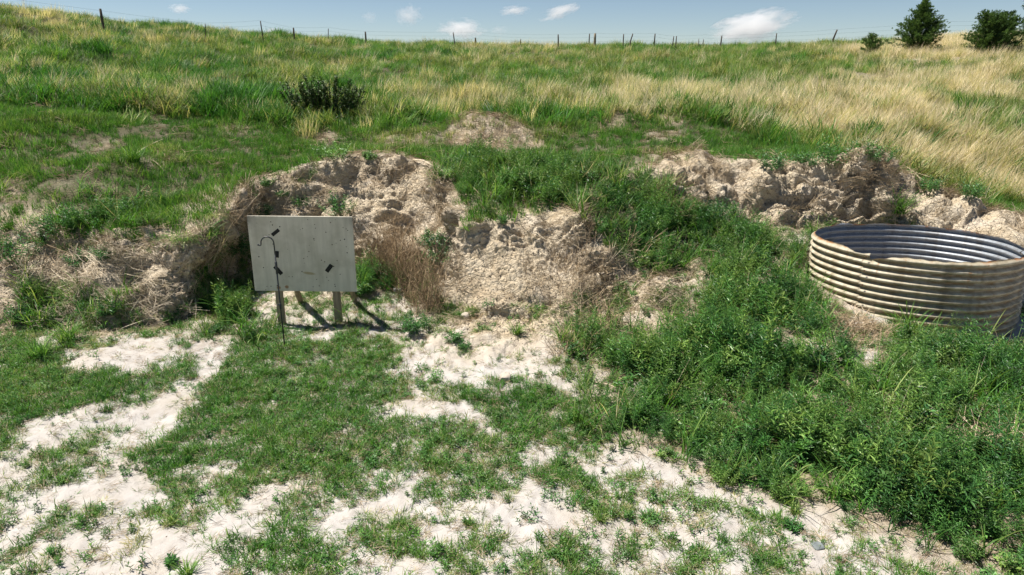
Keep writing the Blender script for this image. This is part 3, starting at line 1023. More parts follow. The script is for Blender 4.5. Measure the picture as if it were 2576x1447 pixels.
# leafy weeds
weed_c = np.clip(FA['weed'] * (0.75 + 0.8 * patch2 + 0.35 * patch), 0, 1)
wm = clear
mound = noise2(fx, fy, 0.75, 67)
scatter('leafy_weeds', 'dense dark green leafy weeds covering the slope below the steel ring', 'weeds', T_WEED, 85 * sstep(0.12, 0.6, weed_c), lambda f: 0.34 + 1.0 * weed_c[f] * (0.45 + 0.85 * sstep(-0.35, 0.45, mound[f])), lambda f: 0.48 + 0.3 * patch2[f], mask=wm, follow=0.3, mix=0.24)
scatter('broad_grass', 'long broad grass blades arching up through the leafy weeds', 'grass', T_REED, 38 * sstep(0.15, 0.5, FA['weed'] + 0.3 * patch2), lambda f: 0.9 + 0.4 * patch[f], lambda f: 0.30 + 0.15 * patch[f], mask=wm * (FA['weed'] > 0.05), follow=0.2)
scatter('dead_stems', 'thin dry stems standing among the leafy weeds', 'stems', templates('dead_stem', [grass_pb(320 + i, 7, 0.5, 0.006, 0.08, (0.05, 0.7), (0.0, 0.5)).mesh('dead_stem', M['dry']) for i in range(5)]), 5 * sstep(0.1, 0.5, FA['weed']) * sstep(-0.1, 0.4, patch2), lambda f: 0.9 + 0.3 * patch[f], lambda f: 0.75 + 0.1 * patch[f], mask=wm, follow=0.2, mix=0.15)
# shelf and the lip of the bank
right_edge = np.where(fx > 5.0, 12.0 + 1.5 * sstep(8.0, 5.0, fx), 14.5)
shelf = top_m & (fy < np.where(fx > 5.0, right_edge + 0.8, 17.5))
scatter('shelf_grass', 'dark green short grass covering the shelf above the cut bank', 'grass', T_SHELF, 105 * (1 - 0.9 * FA['bare']) * (0.3 + 0.7 * sstep(-0.75, -0.1, patch2 + 0.3 * patch)) * sstep(0.0, 0.4, fd - fw * np.where(fx < -3.2, 0.3, 1.0) + 0.15 * patch) * (1 - 0.7 * FA['weed']), lambda f: 0.8 + 0.3 * patch2[f], lambda f: 0.25 + 0.16 * patch2[f] + 0.3 * FA['bare'][f], mask=shelf)
scatter('shelf_thatch', 'brown dead grass matted between the green on the shelf', 'litter', T_CHAFF, 40 * (0.25 + FA['bare']), lambda f: np.full(len(f), 2.4), lambda f: 0.3 + 0.2 * patch[f], mask=shelf, follow=0.9)
# the hill
hill = top_m & (fy > right_edge) & (fy < 60)
hd = 26 * sstep(right_edge, right_edge + np.where(fx > 5.0, 1.0, 2.5), fy + 0.6 * patch2) * np.clip(20.0 / dist, 0.35, 1.2)
hp = noise2(fx, fy, 3.2, 64)
hp2 = noise2(fx, fy, 1.3, 65)
hollow = bump(fx, fy, *march(538, 214), 0.6, 0.45, 1.0)
scatter('hill_grass', 'wind-bent green grass covering the hill up to the fence', 'grass', T_HILL, hd * (1 - 0.5 * FA['dry']) * (1 - hollow), lambda f: 0.9 + 0.6 * hp2[f] + 0.2 * hp[f], lambda f: 0.36 + 0.34 * FA['dry'][f] + 0.30 * hp[f] + 0.16 * hp2[f], mask=hill, heading=(2.6, 1.7))
scatter('dry_grass', 'tall straw-coloured grass stems standing over the hillside', 'grass', T_DRY, hd * (0.05 + 0.8 * sstep(0.2, 1.0, FA['dry'] + (0.16 * hp2 + 0.12 * hp) * sstep(0.1, 0.4, FA['dry']))), lambda f: 0.85 + 0.25 * hp2[f], lambda f: 0.74 + 0.15 * hp[f], mask=hill, heading=(0.3, 1.1))
lh = sstep(-2.0, -6.0, fx) + 0.35
scatter('hill_clumps', 'dark green rounded grass clumps dotted over the left part of the hill', 'grass', T_HILL, 1.0 * hd * sstep(0.12, 0.4, noise2(fx, fy, 1.5, 66)) * lh, lambda f: np.full(len(f), 1.15), lambda f: 0.10 + 0.1 * hp[f], mask=hill)
# dead stalks on the left block and under the weeds
leftb = inside(poly((30, 720), (200, 640), (330, 650), (430, 720), (470, 800), (300, 840), (150, 820), (60, 780)), fx, fy, 0.2)
lip = np.exp(-((fd - fw * 0.85) / 0.14) ** 2) * sstep(-0.2, 0.3, patch2)
slump = inside(poly((1480, 640), (1560, 650), (1760, 660), (1780, 720), (1650, 830), (1500, 900), (1400, 900), (1440, 780)), fx, fy, 0.3)
brush = inside(poly((2060, 770), (2200, 800), (2260, 850), (2180, 895), (2080, 850)), fx, fy, 0.2)
scatter('straw_mat', 'bleached dead stalks matted over the face of the dirt bank', 'straw', T_STRAW, 38 * leftb + 50 * brush + (10 * FA['face'] + 30 * lip) * (1 - 0.9 * bump(fx, fy, -0.2, 8.7, 0.9, 0.9, 1.0)) + 5 * FA['weed'] + 22 * slump, lambda f: np.full(len(f), 1.0), lambda f: 0.95 + 0.25 * patch[f] - 0.42 * (leftb[f] < 0.3), mask=clear & (fd < fw * 1.5) & (fy < 12), follow=1.0, heading=(-0.35, 0.5))
#PART2
# ================================================================== things
def box(bm, c, s, rot=None, bev=0.0):
    """a box of size s centred at c"""
    r = bmesh.ops.create_cube(bm, size=1.0)
    vs = r['verts']
    bmesh.ops.scale(bm, vec=s, verts=vs)
    if bev:
        es = list({e for v in vs for e in v.link_edges})
        g = bmesh.ops.bevel(bm, geom=es, offset=bev, segments=2, affect='EDGES', profile=0.6)
        vs = list({v for f in g['faces'] for v in f.verts} | {v for v in vs if v.is_valid})
    if rot is not None:
        bmesh.ops.rotate(bm, cent=(0, 0, 0), matrix=rot, verts=vs)
    bmesh.ops.translate(bm, vec=c, verts=vs)
    return vs


def bm_obj(name, bm, mat, parent=None, smooth=False):
    me = bpy.data.meshes.new(name)
    bm.to_mesh(me)
    bm.free()
    me.materials.append(mat)
    if smooth:
        me.polygons.foreach_set('use_smooth', [True] * len(me.polygons))
    return link(name, me, parent)


def tube(name, pts, radii, mat, parent=None, sides=10, smooth=True):
    """a round bar through pts"""
    V, F = [], []
    m = len(pts)
    prev = None
    for i, p in enumerate(pts):
        t = (pts[min(i + 1, m - 1)] - pts[max(i - 1, 0)]).normalized()
        a = t.orthogonal().normalized() if prev is None else (prev - t * prev.dot(t)).normalized()
        prev = a
        b = t.cross(a)
        r = radii[i] if isinstance(radii, (list, tuple)) else radii
        for k in range(sides):
            an = 2 * math.pi * k / sides
            V.append(p + (a * math.cos(an) + b * math.sin(an)) * r)
    for i in range(m - 1):
        for k in range(sides):
            k2 = (k + 1) % sides
            F.append((i * sides + k, i * sides + k2, (i + 1) * sides + k2, (i + 1) * sides + k))
    F.append(tuple(range(sides))[::-1])
    F.append(tuple((m - 1) * sides + k for k in range(sides)))
    return link(name, new_mesh(name, V, F, mat, smooth), parent)


def empty(name, loc, rot=(0, 0, 0)):
    o = bpy.data.objects.new(name, None)
    o.empty_display_size = 0.1
    COL.objects.link(o)
    o.location = loc
    o.rotation_euler = rot
    return o


# ------------------------------------------------------------------ target board
def mat_panel():
    k = NT('weathered_panel')
    tc = k.n('ShaderNodeTexCoord').outputs['Object']
    mp = k.n('ShaderNodeMapping')
    mp.inputs['Scale'].default_value = (14.0, 1.0, 1.6)
    k.l(tc, mp.inputs[0])
    streak = k.noise(1.0, 5, 0.6, mp.outputs[0])
    blot = k.noise(3.0, 4, 0.6, tc)
    c = k.ramp(streak, [(0.3, (0.50, 0.465, 0.375)), (0.55, (0.60, 0.56, 0.46)), (0.75, (0.66, 0.62, 0.51))])
    c = k.mix(k.maprange(blot, 0.48, 0.7, 0.0, 0.7), c, (0.40, 0.37, 0.28))
    # nail and shot specks
    vor = k.n('ShaderNodeTexVoronoi', feature='F1')
    vor.inputs['Scale'].default_value = 15.0
    k.l(tc, vor.inputs['Vector'])
    sp = k.math('MULTIPLY', k.maprange(vor.outputs['Distance'], 0.13, 0.07), k.maprange(k.noise(2.3, 3, 0.6, tc), 0.46, 0.56))
    c = k.mix(sp, c, (0.06, 0.045, 0.035))
    sep = k.n('ShaderNodeSeparateXYZ')
    k.l(tc, sep.inputs[0])
    # dirt creeping in at the two upper corners and the yellow scuff in the middle
    edge = k.math('MULTIPLY', k.maprange(k.math('ABSOLUTE', sep.outputs[0]), 0.48, 0.66), k.maprange(sep.outputs[2], 1.25, 1.47))
    c = k.mix(k.math('MULTIPLY', edge, k.maprange(blot, 0.3, 0.6)), c, (0.13, 0.12, 0.10))
    sx = k.math('DIVIDE', k.math('SUBTRACT', sep.outputs[0], 0.06), 0.085)
    sz = k.math('DIVIDE', k.math('SUBTRACT', k.math('ADD', sep.outputs[2], k.math('MULTIPLY', sep.outputs[0], 0.12)), 0.735), 0.02)
    e = k.math('ADD', k.math('MULTIPLY', sx, sx), k.math('MULTIPLY', sz, sz))
    c = k.mix(k.math('MULTIPLY', k.maprange(e, 1.2, 0.3), 0.7), c, (0.30, 0.24, 0.10))
    for cx, cz in ((-0.34, 0.535), (-0.235, 0.545)):
        sx = k.math('DIVIDE', k.math('SUBTRACT', sep.outputs[0], cx), 0.03)
        sz = k.math('DIVIDE', k.math('SUBTRACT', sep.outputs[2], cz), 0.026)
        e = k.math('ADD', k.math('ADD', k.math('MULTIPLY', sx, sx), k.math('MULTIPLY', sz, sz)), k.math('MULTIPLY', k.noise(40, 3, 0.6, tc), 0.9))
        c = k.mix(k.math('MULTIPLY', k.maprange(e, 1.5, 0.7), 0.85), c, (0.27, 0.13, 0.045))
    p = k.n('ShaderNodeBsdfPrincipled')
    k.l(c, p.inputs['Base Color'])
    p.inputs['Roughness'].default_value = 0.8
    p.inputs['Specular IOR Level'].default_value = 0.2
    b = k.n('ShaderNodeBump')
    b.inputs['Distance'].default_value = 0.002
    k.l(streak, b.inputs['Height'])
    k.l(b.outputs[0], p.inputs['Normal'])
    k.l(p.outputs[0], k.out.inputs[0])
    return k.m


def mat_wood(name, col, var=0.35):
    k = NT(name)
    tc = k.n('ShaderNodeTexCoord').outputs['Object']
    mp = k.n('ShaderNodeMapping')
    mp.inputs['Scale'].default_value = (30.0, 30.0, 2.5)
    k.l(tc, mp.inputs[0])
    n = k.noise(1.0, 6, 0.65, mp.outputs[0])
    c = k.ramp(n, [(0.3, tuple(x * (1 - var) for x in col)), (0.7, tuple(x * (1 + var) for x in col))])
    p = k.n('ShaderNodeBsdfPrincipled')
    k.l(c, p.inputs['Base Color'])
    p.inputs['Roughness'].default_value = 0.85
    p.inputs['Specular IOR Level'].default_value = 0.2
    b = k.n('ShaderNodeBump')
    b.inputs['Distance'].default_value = 0.003
    k.l(n, b.inputs['Height'])
    k.l(b.outputs[0], p.inputs['Normal'])
    k.l(p.outputs[0], k.out.inputs[0])
    return k.m


m_wood = mat_wood('grey_wood', (0.30, 0.235, 0.155))
m_black = mat_plain('black_tape', (0.012, 0.012, 0.012), 0.6, var=0.3, scale=60)
bx, by = -2.61, 8.2
root = tag(empty('target_board', (bx, by, 0.0), (0, R(0.6), 0)), 'grey plywood target board standing on two wooden posts behind the black hook pole', 'target board')
BW, B0, B1, BT = 1.285, 0.49, 1.452, 0.024
bm = bmesh.new()
box(bm, (0, 0, (B0 + B1) / 2), (BW, BT, B1 - B0), bev=0.003)
bm_obj('panel', bm, mat_panel(), root)
for px in (-0.355, 0.375):
    zb = drop(bx + px, by) - 0.25
    bm = bmesh.new()
    box(bm, (px, BT / 2 + 0.022, (zb + 1.3) / 2), (0.092, 0.04, 1.3 - zb), bev=0.004)
    bm_obj('post', bm, m_wood, root)
    # rear brace, from the back of the panel down to the sand heap
    a = Vector((px + 0.045, BT / 2 + 0.06, 1.22))
    b = Vector((px + 0.10, 0.62, drop(bx + px + 0.10, by + 0.62) - 0.12))
    L = (b - a).length
    bm = bmesh.new()
    vs = box(bm, (0, 0, 0), (0.085, 0.04, L), bev=0.004)
    bmesh.ops.rotate(bm, cent=(0, 0, 0), matrix=(b - a).to_track_quat('Z', 'X').to_matrix(), verts=bm.verts)
    bmesh.ops.translate(bm, vec=(a + b) / 2, verts=bm.verts)
    bm_obj('brace', bm, m_wood, root)
for u, v, ang, w, h in ((693, 585, 38, 0.115, 0.043), (700, 680, -52, 0.13, 0.05), (828, 675, 52, 0.115, 0.052), (697, 640, 84, 0.085, 0.045)):
    p = on(u, v, by - BT / 2)
    q = root.matrix_basis.inverted() @ p if False else Matrix.Rotation(-R(0.6), 4, 'Y') @ Vector((p.x - bx, 0, p.z))
    bm = bmesh.new()
    box(bm, (q.x, -BT / 2 - 0.0016, q.z), (w, 0.0016, h), bev=0.0)
    bmesh.ops.rotate(bm, cent=(q.x, 0, q.z), matrix=Matrix.Rotation(-R(ang), 3, 'Y'), verts=bm.verts)
    bm_obj('tape_patch', bm, m_black, root)
m_screw = mat_plain('screw_head', (0.12, 0.09, 0.07), 0.5, 0.5)
for px in (-0.355, 0.375):
    for z in (0.56, 0.82, 1.1, 1.38):
        bm = bmesh.new()
        bmesh.ops.create_cone(bm, cap_ends=True, segments=8, radius1=0.008, radius2=0.006, depth=0.004, matrix=Matrix.Translation((px, -BT / 2 - 0.002, z)) @ Matrix.Rotation(R(90), 4, 'X'))
        bm_obj('screw', bm, m_screw, root)
rs_ = random.Random(5)
for _ in range(16):
    x, z = rs_.uniform(-0.58, 0.6), rs_.uniform(B0 + 0.05, B1 - 0.06)
    bm = bmesh.new()
    bmesh.ops.create_circle(bm, cap_ends=True, segments=8, radius=rs_.uniform(0.005, 0.009), matrix=Matrix.Translation((x, -BT / 2 - 0.0012, z)) @ Matrix.Rotation(R(90), 4, 'X'))
    bm_obj('shot_hole', bm, m_black, root)

# ------------------------------------------------------------------ hook pole
m_iron = mat_plain('painted_iron', (0.022, 0.026, 0.030), 0.45, 0.0, 0.5, 0.4, 40)
hp0, _ = at(716, 872)
hx, hy = hp0.x, hp0.y
root = tag(empty('hook_pole', (hx, hy, hp0.z)), 'thin black iron shepherd hook pole stuck in the grass in front of the board', 'hook pole')
hz = on(692, 640, hy)
tilt = (hz.x - hx)
ztop = hz.z - hp0.z
tube('pole', [Vector((0, 0, -0.15)), Vector((tilt * 0.55, 0.0, ztop * 0.55)), Vector((tilt, 0, ztop))], [0.0085, 0.0085, 0.008], m_iron, root)
e = on(657, 608, hy)
rad = (hz.x - e.x) / 2 + 0.002
zc = on(678, 596, hy).z - hp0.z - rad
pts = [Vector((tilt, 0, ztop))]
for i in range(17):
    a = math.pi * i / 16 * 1.02
    pts.append(Vector((tilt - rad + rad * math.cos(a), 0, zc + rad * math.sin(a) * 1.0)))
pts += [pts[-1] + Vector((-0.004, 0, -0.018)), pts[-1] + Vector((-0.016, 0, -0.026)), pts[-1] + Vector((-0.032, 0, -0.016))]
hk = tube('hook', pts, 0.0075, m_iron, root)
bm = bmesh.new()
bmesh.ops.create_uvsphere(bm, u_segments=10, v_segments=8, radius=0.012, matrix=Matrix.Translation(pts[-1]))
bm_obj('ball_tip', bm, m_iron, hk, True)
for zz, ln in ((0.90, 0.075), (0.47, 0.035)):
    f = zz * ztop / 1.05
    x = tilt * f / ztop
    sl = tube('sleeve', [Vector((x, 0, f - ln)), Vector((x, 0, f - ln + 0.004)), Vector((x, 0, f + ln - 0.004)), Vector((x, 0, f + ln))], [0.010, 0.0135, 0.0135, 0.010], m_iron, root, 12)
    if ln < 0.05:
        tube('clamp_screw', [Vector((x - 0.012, -0.002, f + 0.02)), Vector((x - 0.036, -0.006, f + 0.022))], 0.006, m_iron, sl, 8)

# ------------------------------------------------------------------ corrugated steel ring


def mat_ring(name, inside_face):
    k = NT(name)
    g = k.n('ShaderNodeNewGeometry')
    pos = g.outputs['Position']
    edge, ridge = k.attr('edge'), k.attr('ridge')
    n1 = k.noise(5.0, 5, 0.6, pos)
    mp = k.n('ShaderNodeMapping')
    mp.inputs['Scale'].default_value = (9.0, 9.0, 1.2)
    k.l(pos, mp.inputs[0])
    run = k.noise(1.0, 5, 0.65, mp.outputs[0])
    spang = k.noise(70.0, 3, 0.6, pos)
    if inside_face:
        c = k.ramp(spang, [(0.3, (0.19, 0.21, 0.235)), (0.7, (0.34, 0.365, 0.395))])
        c = k.mix(k.maprange(run, 0.48, 0.7, 0, 0.75), c, (0.16, 0.145, 0.13))
    else:
        c = k.ramp(n1, [(0.3, (0.34, 0.295, 0.205)), (0.55, (0.47, 0.42, 0.315)), (0.75, (0.57, 0.525, 0.42))])
        c = k.mix(k.maprange(run, 0.44, 0.66, 0, 0.85), c, (0.20, 0.165, 0.10))
        mp2 = k.n('ShaderNodeMapping')
        mp2.inputs['Scale'].default_value = (22.0, 22.0, 0.8)
        k.l(pos, mp2.inputs[0])
        c = k.mix(k.math('MULTIPLY', k.maprange(k.noise(1.0, 4, 0.6, mp2.outputs[0]), 0.6, 0.72), k.maprange(edge, 0.75, 0.1)), c, (0.30, 0.15, 0.06))
        c = k.mix(k.math('MULTIPLY', k.maprange(edge, 0.62, 0.95), 0.6), c, (0.33, 0.27, 0.18))
        c = k.mix(k.math('MULTIPLY', k.maprange(ridge, 0.2, -0.9), k.maprange(n1, 0.35, 0.6)), c, (0.23, 0.15, 0.065))
    c = k.mix(k.math('MULTIPLY', k.maprange(edge, 0.03, 0.004), k.maprange(n1, 0.50, 0.60)), c, (0.30, 0.115, 0.03))
    p = k.n('ShaderNodeBsdfPrincipled')
    k.l(c, p.inputs['Base Color'])
    p.inputs['Metallic'].default_value = 0.25 if inside_face else 0.05
    k.l(k.maprange(n1, 0.3, 0.7, 0.38, 0.62) if inside_face else k.maprange(n1, 0.3, 0.7, 0.6, 0.8), p.inputs['Roughness'])
    k.l(p.outputs[0], k.out.inputs[0])
    return k.m


m_rin, m_rout = mat_ring('galvanised_inside', True), mat_ring('stained_outside', False)
tx, ty, tr = TANK
tz0 = 0.02
root = tag(empty('corrugated_steel_ring', (tx, ty, tz0), (-R(2.6), 0, 0)), 'open ring of stained corrugated steel culvert sunk in the dirt at the right', 'steel ring')
RIMZ = 1.06 - tz0
PIT, AMP = 0.088, 0.022


def sheet(name, t0, t1, off, rim, nth):
    th = np.radians(np.linspace(t0, t1, nth))
    nz = 15 * 12
    zz = np.linspace(0, RIMZ, nz)
    V, A_edge, A_rid = [], [], []
    for side in (0, 1):
        for t, td in zip(th, np.linspace(t0, t1, nth)):
            h = RIMZ + rim(td)
            z = zz * (h / RIMZ)
            wob = 0.016 * math.sin(3 * t + 0.6) + 0.007 * math.sin(7 * t) - 0.03 * math.exp(-((td - 262) / 7) ** 2) * (zz / RIMZ) ** 2 - 0.02 * math.exp(-((td - 305) / 5) ** 2) * np.exp(-((zz - 0.6) / 0.15) ** 2) + 0.02 * math.exp(-((td - 440) / 9) ** 2) * (zz / RIMZ) ** 3
            ph = np.sin(2 * np.pi * (z - 0.006 * (td - 216) / 360) / PIT)
            r = tr + off + wob + AMP * ph - (0.003 if side == 0 else 0.0)
            V.append(np.stack([r * math.cos(t), r * math.sin(t), z], 1))
            A_edge.append(h - z)
            A_rid.append(ph)
    V = np.concatenate(V)
    F = []
    n1 = nth * nz
    ia = np.arange(n1).reshape(nth, nz)
    q = np.stack([ia[:-1, :-1], ia[1:, :-1], ia[1:, 1:], ia[:-1, 1:]], -1).reshape(-1, 4)
    inner, outer = q[:, ::-1], q + n1
    top = np.stack([ia[:-1, -1], ia[1:, -1], ia[1:, -1] + n1, ia[:-1, -1] + n1], -1)
    ends = np.concatenate([np.stack([ia[0, :-1], ia[0, 1:], ia[0, 1:] + n1, ia[0, :-1] + n1], -1), np.stack([ia[-1, 1:], ia[-1, :-1], ia[-1, :-1] + n1, ia[-1, 1:] + n1], -1)])
    Q = np.concatenate([inner, outer, top, ends])
    me = np_mesh(name, V, Q, m_rout, dict(edge=np.concatenate(A_edge), ridge=np.concatenate(A_rid)))
    me.materials.append(m_rin)
    mi = np.zeros(len(Q), np.int32)
    mi[:len(inner)] = 1
    me.polygons.foreach_set('material_index', mi)
    return link(name, me, root)


def rim_front(td):
    a = td - 214
    return -0.085 * math.exp(-(a / 14) ** 2) - 0.012 + 0.010 * math.sin(a * 0.11) + 0.004 * math.sin(a * 0.9) - 0.03 * math.exp(-((td - 338) / 6) ** 2)


def rim_back(td):
    return 0.006 * math.sin(td * 0.05) + 0.004 * math.sin(td * 0.23) + 0.002 * math.sin(td * 1.3) + (0.02 * math.exp(-((td - 470) / 9) ** 2)) - 0.03 * math.exp(-((td - 572) / 8) ** 2)


sh1 = sheet('steel_sheet', 214, 344, 0.014, rim_front, 110)
sh2 = sheet('steel_sheet', 342, 578, 0.0, rim_back, 190)
m_bolt = mat_plain('rusty_bolt', (0.16, 0.10, 0.06), 0.7, 0.3)
for td in (217, 341):
    t = math.radians(td)
    for k in range(3, 12, 2):
        z = PIT * (k + 0.25)
        bm = bmesh.new()
        bmesh.ops.create_cone(bm, cap_ends=True, segments=6, radius1=0.012, radius2=0.010, depth=0.012, matrix=Matrix.Translation(((tr + 0.014 + AMP + 0.018) * math.cos(t), (tr + 0.014 + AMP + 0.018) * math.sin(t), z)) @ Matrix.Rotation(t, 4, 'Z') @ Matrix.Rotation(R(90), 4, 'Y'))
        bm_obj('bolt', bm, m_bolt, sh1)

# ------------------------------------------------------------------ fence along the crest
m_post = mat_wood('weathered_post', (0.085, 0.068, 0.052), 0.4)
m_post2 = mat_wood('pale_post', (0.26, 0.22, 0.16), 0.3)
m_wire = mat_plain('fence_wire', (0.10, 0.10, 0.10), 0.6, 0.4)
FY = lambda u: float(np.interp(u, [-200, 0, 252, 655, 919, 1288, 1900, 2103, 2576], [26, 27.5, 29, 34, 39.5, 43, 43.5, 42.5, 41]))
froot = tag(empty('barbed_wire_fence', on(1288, 110, 43.0)), 'barbed wire fence of uneven dark posts running along the hill crest', 'fence')
fo = froot.location.copy()
posts = [(252, 22, 0.075, 0, 1), (516, 60, 0.03, 0.1, 0), (655, 53, 0.04, -0.06, 0), (738, 70, 0.065, 0, 0), (826, 72, 0.03, 0.08, 0), (919, 80, 0.07, 0, 0), (1140, 82, 0.045, -0.14, 0), (1196, 95, 0.07, 0, 0), (1310, 98, 0.035, 0, 0),
         (1404, 87, 0.06, -0.03, 0), (1483, 85, 0.05, 0, 0), (1497, 84, 0.11, 0.02, 2), (1569, 86, 0.05, 0, 0), (1592, 85, 0.055, 0.16, 3), (1648, 85, 0.055, 0, 0), (1695, 92, 0.045, 0.1, 0), (1702, 91, 0.045, 0, 0), (1770, 99, 0.035, 0, 0), (1758, 98, 0.03, 0, 0),
         (1816, 90, 0.06, 0.08, 0), (1954, 84, 0.05, -0.02, 0), (2106, 75, 0.075, 0.2, 3)]
posts.sort()
tops = []
for i, (u, vt, wd, lean, kind) in enumerate(posts):
    Y = FY(u)
    tp = on(u, vt, Y)
    zb = drop(tp.x, Y)
    base = Vector((tp.x - lean, Y, zb - 0.15))
    rr = wd * 0.68
    mid = base.lerp(tp, 0.55) + Vector((lean * -0.35 if kind == 3 else 0.02 * math.sin(i * 3.1), 0, 0))
    pts = [base - fo, base.lerp(mid, 0.5) - fo, mid - fo, mid.lerp(tp, 0.5) - fo, tp - fo]
    tube('post', pts, [rr * 1.1, rr * 1.05, rr, rr * 0.95, rr * 0.85], m_post2 if kind == 2 else m_post, froot, 8)
    tops.append((Vector((tp.x, Y, zb)), tp.z - zb))
ends_ = [(Vector((*on(-180, 10, FY(-180))[:2], drop(on(-180, 10, FY(-180)).x, FY(-180)))), 1.0)] + tops + [(Vector((*on(2390, 70, 43)[:2], drop(on(2390, 70, 43).x, 43))), 1.1), (Vector((*on(2660, 40, 43)[:2], drop(on(2660, 40, 43).x, 43))), 1.1)]
for hh in (0.55, 0.80, 1.02):
    pts = []
    for j, ((p, h), (p2, h2)) in enumerate(zip(ends_[:-1], ends_[1:])):
        a = p + Vector((0, -0.05, hh * min(1.05, max(0.8, h))))
        b = p2 + Vector((0, -0.05, hh * min(1.05, max(0.8, h2))))
        for t in (0, 0.33, 0.67):
            pts.append(a.lerp(b, t) - Vector((0, 0, 0.10 * t * (1 - t))) - fo)
    pts.append(b - fo)
    tube('wire', pts, 0.0032, m_wire, froot, 4)

# ------------------------------------------------------------------ cedars
m_cedar = mat_blade('cedar_foliage', [(0.0, (0.05, 0.10, 0.03)), (0.5, (0.09, 0.155, 0.05)), (1.0, (0.17, 0.235, 0.08))], trans=0.35, rough=0.6, spec=0.2, inst=False)
m_bark = mat_wood('cedar_bark', (0.10, 0.07, 0.05))


def cedar(seed, base, h, wid, label, stems=1, n=150, flare=0.75):
    rnd = random.Random(seed)
    root = tag(empty('cedar_tree', base), label, 'tree', 'cedars on the hill crest')
    cr = PB()
    for s in range(stems):
        tilt = Vector((0, 0, 1)) if stems == 1 else Vector((rnd.uniform(-0.45, 0.45), rnd.uniform(-0.3, 0.3), 1)).normalized()
        hs = h * (1.0 if s == 0 else rnd.uniform(0.7, 0.95))
        tp = [Vector((0, 0, -0.15)), tilt * hs * 0.35, tilt * hs * 0.7 + Vector((rnd.uniform(-0.03, 0.03), 0, 0)), tilt * hs * 0.97]
        tube('trunk', tp, [0.035 * h / 2 + 0.01, 0.026 * h / 2 + 0.008, 0.014, 0.004], m_bark, root, 8)
        for i in range(n // stems):
            t = rnd.random() ** 1.1
            x = 0.06 + 0.92 * t
            k = min(int(x * 3 * 0.999), 2)
            q = tp[k].lerp(tp[k + 1], x * 3 - k)
            a = rnd.uniform(0, 2 * math.pi)
            prof = (1 - t) ** flare * (0.7 + 0.3 * min(1, t / 0.10))
            L = wid * 0.5 * (prof + 0.03) * rnd.uniform(0.5, 1.12) * (1.0 if stems == 1 else 0.62)
            up = rnd.uniform(0.05, 0.6) + 0.7 * t
            d = Vector((math.cos(a), math.sin(a), up)).normalized()
            e = q + d * L
            cr.twig([q, q + d * L * 0.6 - Vector((0, 0, 0.02)), e], 0.006, 0.002, 0.0)
            m = max(5, int(L / 0.030))
            for j in range(m):
                f = 0.25 + 0.8 * (j + rnd.random()) / m
                c = q + d * L * f + Vector((rnd.gauss(0, 1), rnd.gauss(0, 1), rnd.gauss(0, 0.7))) * (0.015 + 0.04 * L)
                for _ in range(5):
                    dd = (d + Vector((rnd.gauss(0, 0.55), rnd.gauss(0, 0.55), rnd.gauss(0.3, 0.4)))).normalized()
                    ll = rnd.uniform(0.05, 0.13)
                    cr.leaf(c, dd, Vector((rnd.gauss(0, 1), rnd.gauss(0, 1), 1)), ll, ll * 0.26, rnd)
    link('crown', cr.mesh('crown', m_cedar, 0.45), root)
    return root


def on_hill(u, Y):
    p = on(u, 110, Y)
    return Vector((p.x, Y, drop(p.x, Y)))


for args in ((1, 2310, 33.0, -4, 140, 'pointed dark green cedar tree standing alone on the crest beyond the fence end', 1, 300, 1.05),
             (2, 2500, 31.0, 16, 215, 'ragged many-stemmed cedar on the crest near the right edge', 6, 330, 0.5),
             (3, 2590, 34.0, -8, 120, 'cedar cut off by the right edge behind the ragged cedar', 3, 170, 0.6),
             (4, 2200, 34.0, 86, 112, 'knee-high cedar sapling with two tips left of the pointed cedar', 3, 60, 0.5)):
    sd, u, Y, vt, wpx, lab, st, n, fl = args
    b = on_hill(u, Y)
    ht = on(u, vt, Y).z - b.z
    cedar(sd, b, ht, wpx * (Y * 0.97) / FPX, lab, st, n, fl)

# ------------------------------------------------------------------ shrub below the hill
m_shrub = mat_blade('shrub_leaves', [(0.0, (0.028, 0.060, 0.016)), (0.5, (0.055, 0.105, 0.024)), (1.0, (0.14, 0.19, 0.045))], trans=0.15, rough=0.45, spec=0.4, inst=False)
sb = on(818, 285, 16.4)
sb = Vector((sb.x, 16.4, drop(sb.x, 16.4)))
root = tag(empty('upright_shrub', sb), 'dark upright leafy shrub standing at the foot of the hill above the board', 'shrub')
rnd = random.Random(77)
lv, stm = PB(), PB()
for i in range(95):
    x0 = rnd.uniform(-1, 1)
    y0 = rnd.uniform(-0.5, 0.5)
    h = (0.92 - 0.30 * x0 * x0) * rnd.uniform(0.55, 1.1)
    p0 = Vector((x0 * 0.62, y0 * 0.5, -0.05))
    p1 = Vector((x0 * 0.95 + rnd.uniform(-0.1, 0.1), y0 * 0.8, h))
    stm.twig([p0, p0.lerp(p1, 0.5) + Vector((rnd.uniform(-0.04, 0.04), 0, 0.03)), p1], 0.007, 0.002, rnd.random())
    for j in range(95):
        t = 0.12 + 0.88 * rnd.random()
        q = p0.lerp(p1, t)
        dd = Vector((rnd.gauss(0, 1), rnd.gauss(0, 1), rnd.gauss(0.5, 0.6)))
        ll = rnd.uniform(0.045, 0.085)
        lv.leaf(q, dd, Vector((0, 0, 1)), ll, ll * 0.55, rnd)
link('stems', stm.mesh('stems', m_bark), root)
link('foliage', lv.mesh('foliage', m_shrub, 0.45), root)

# ------------------------------------------------------------------ single plants


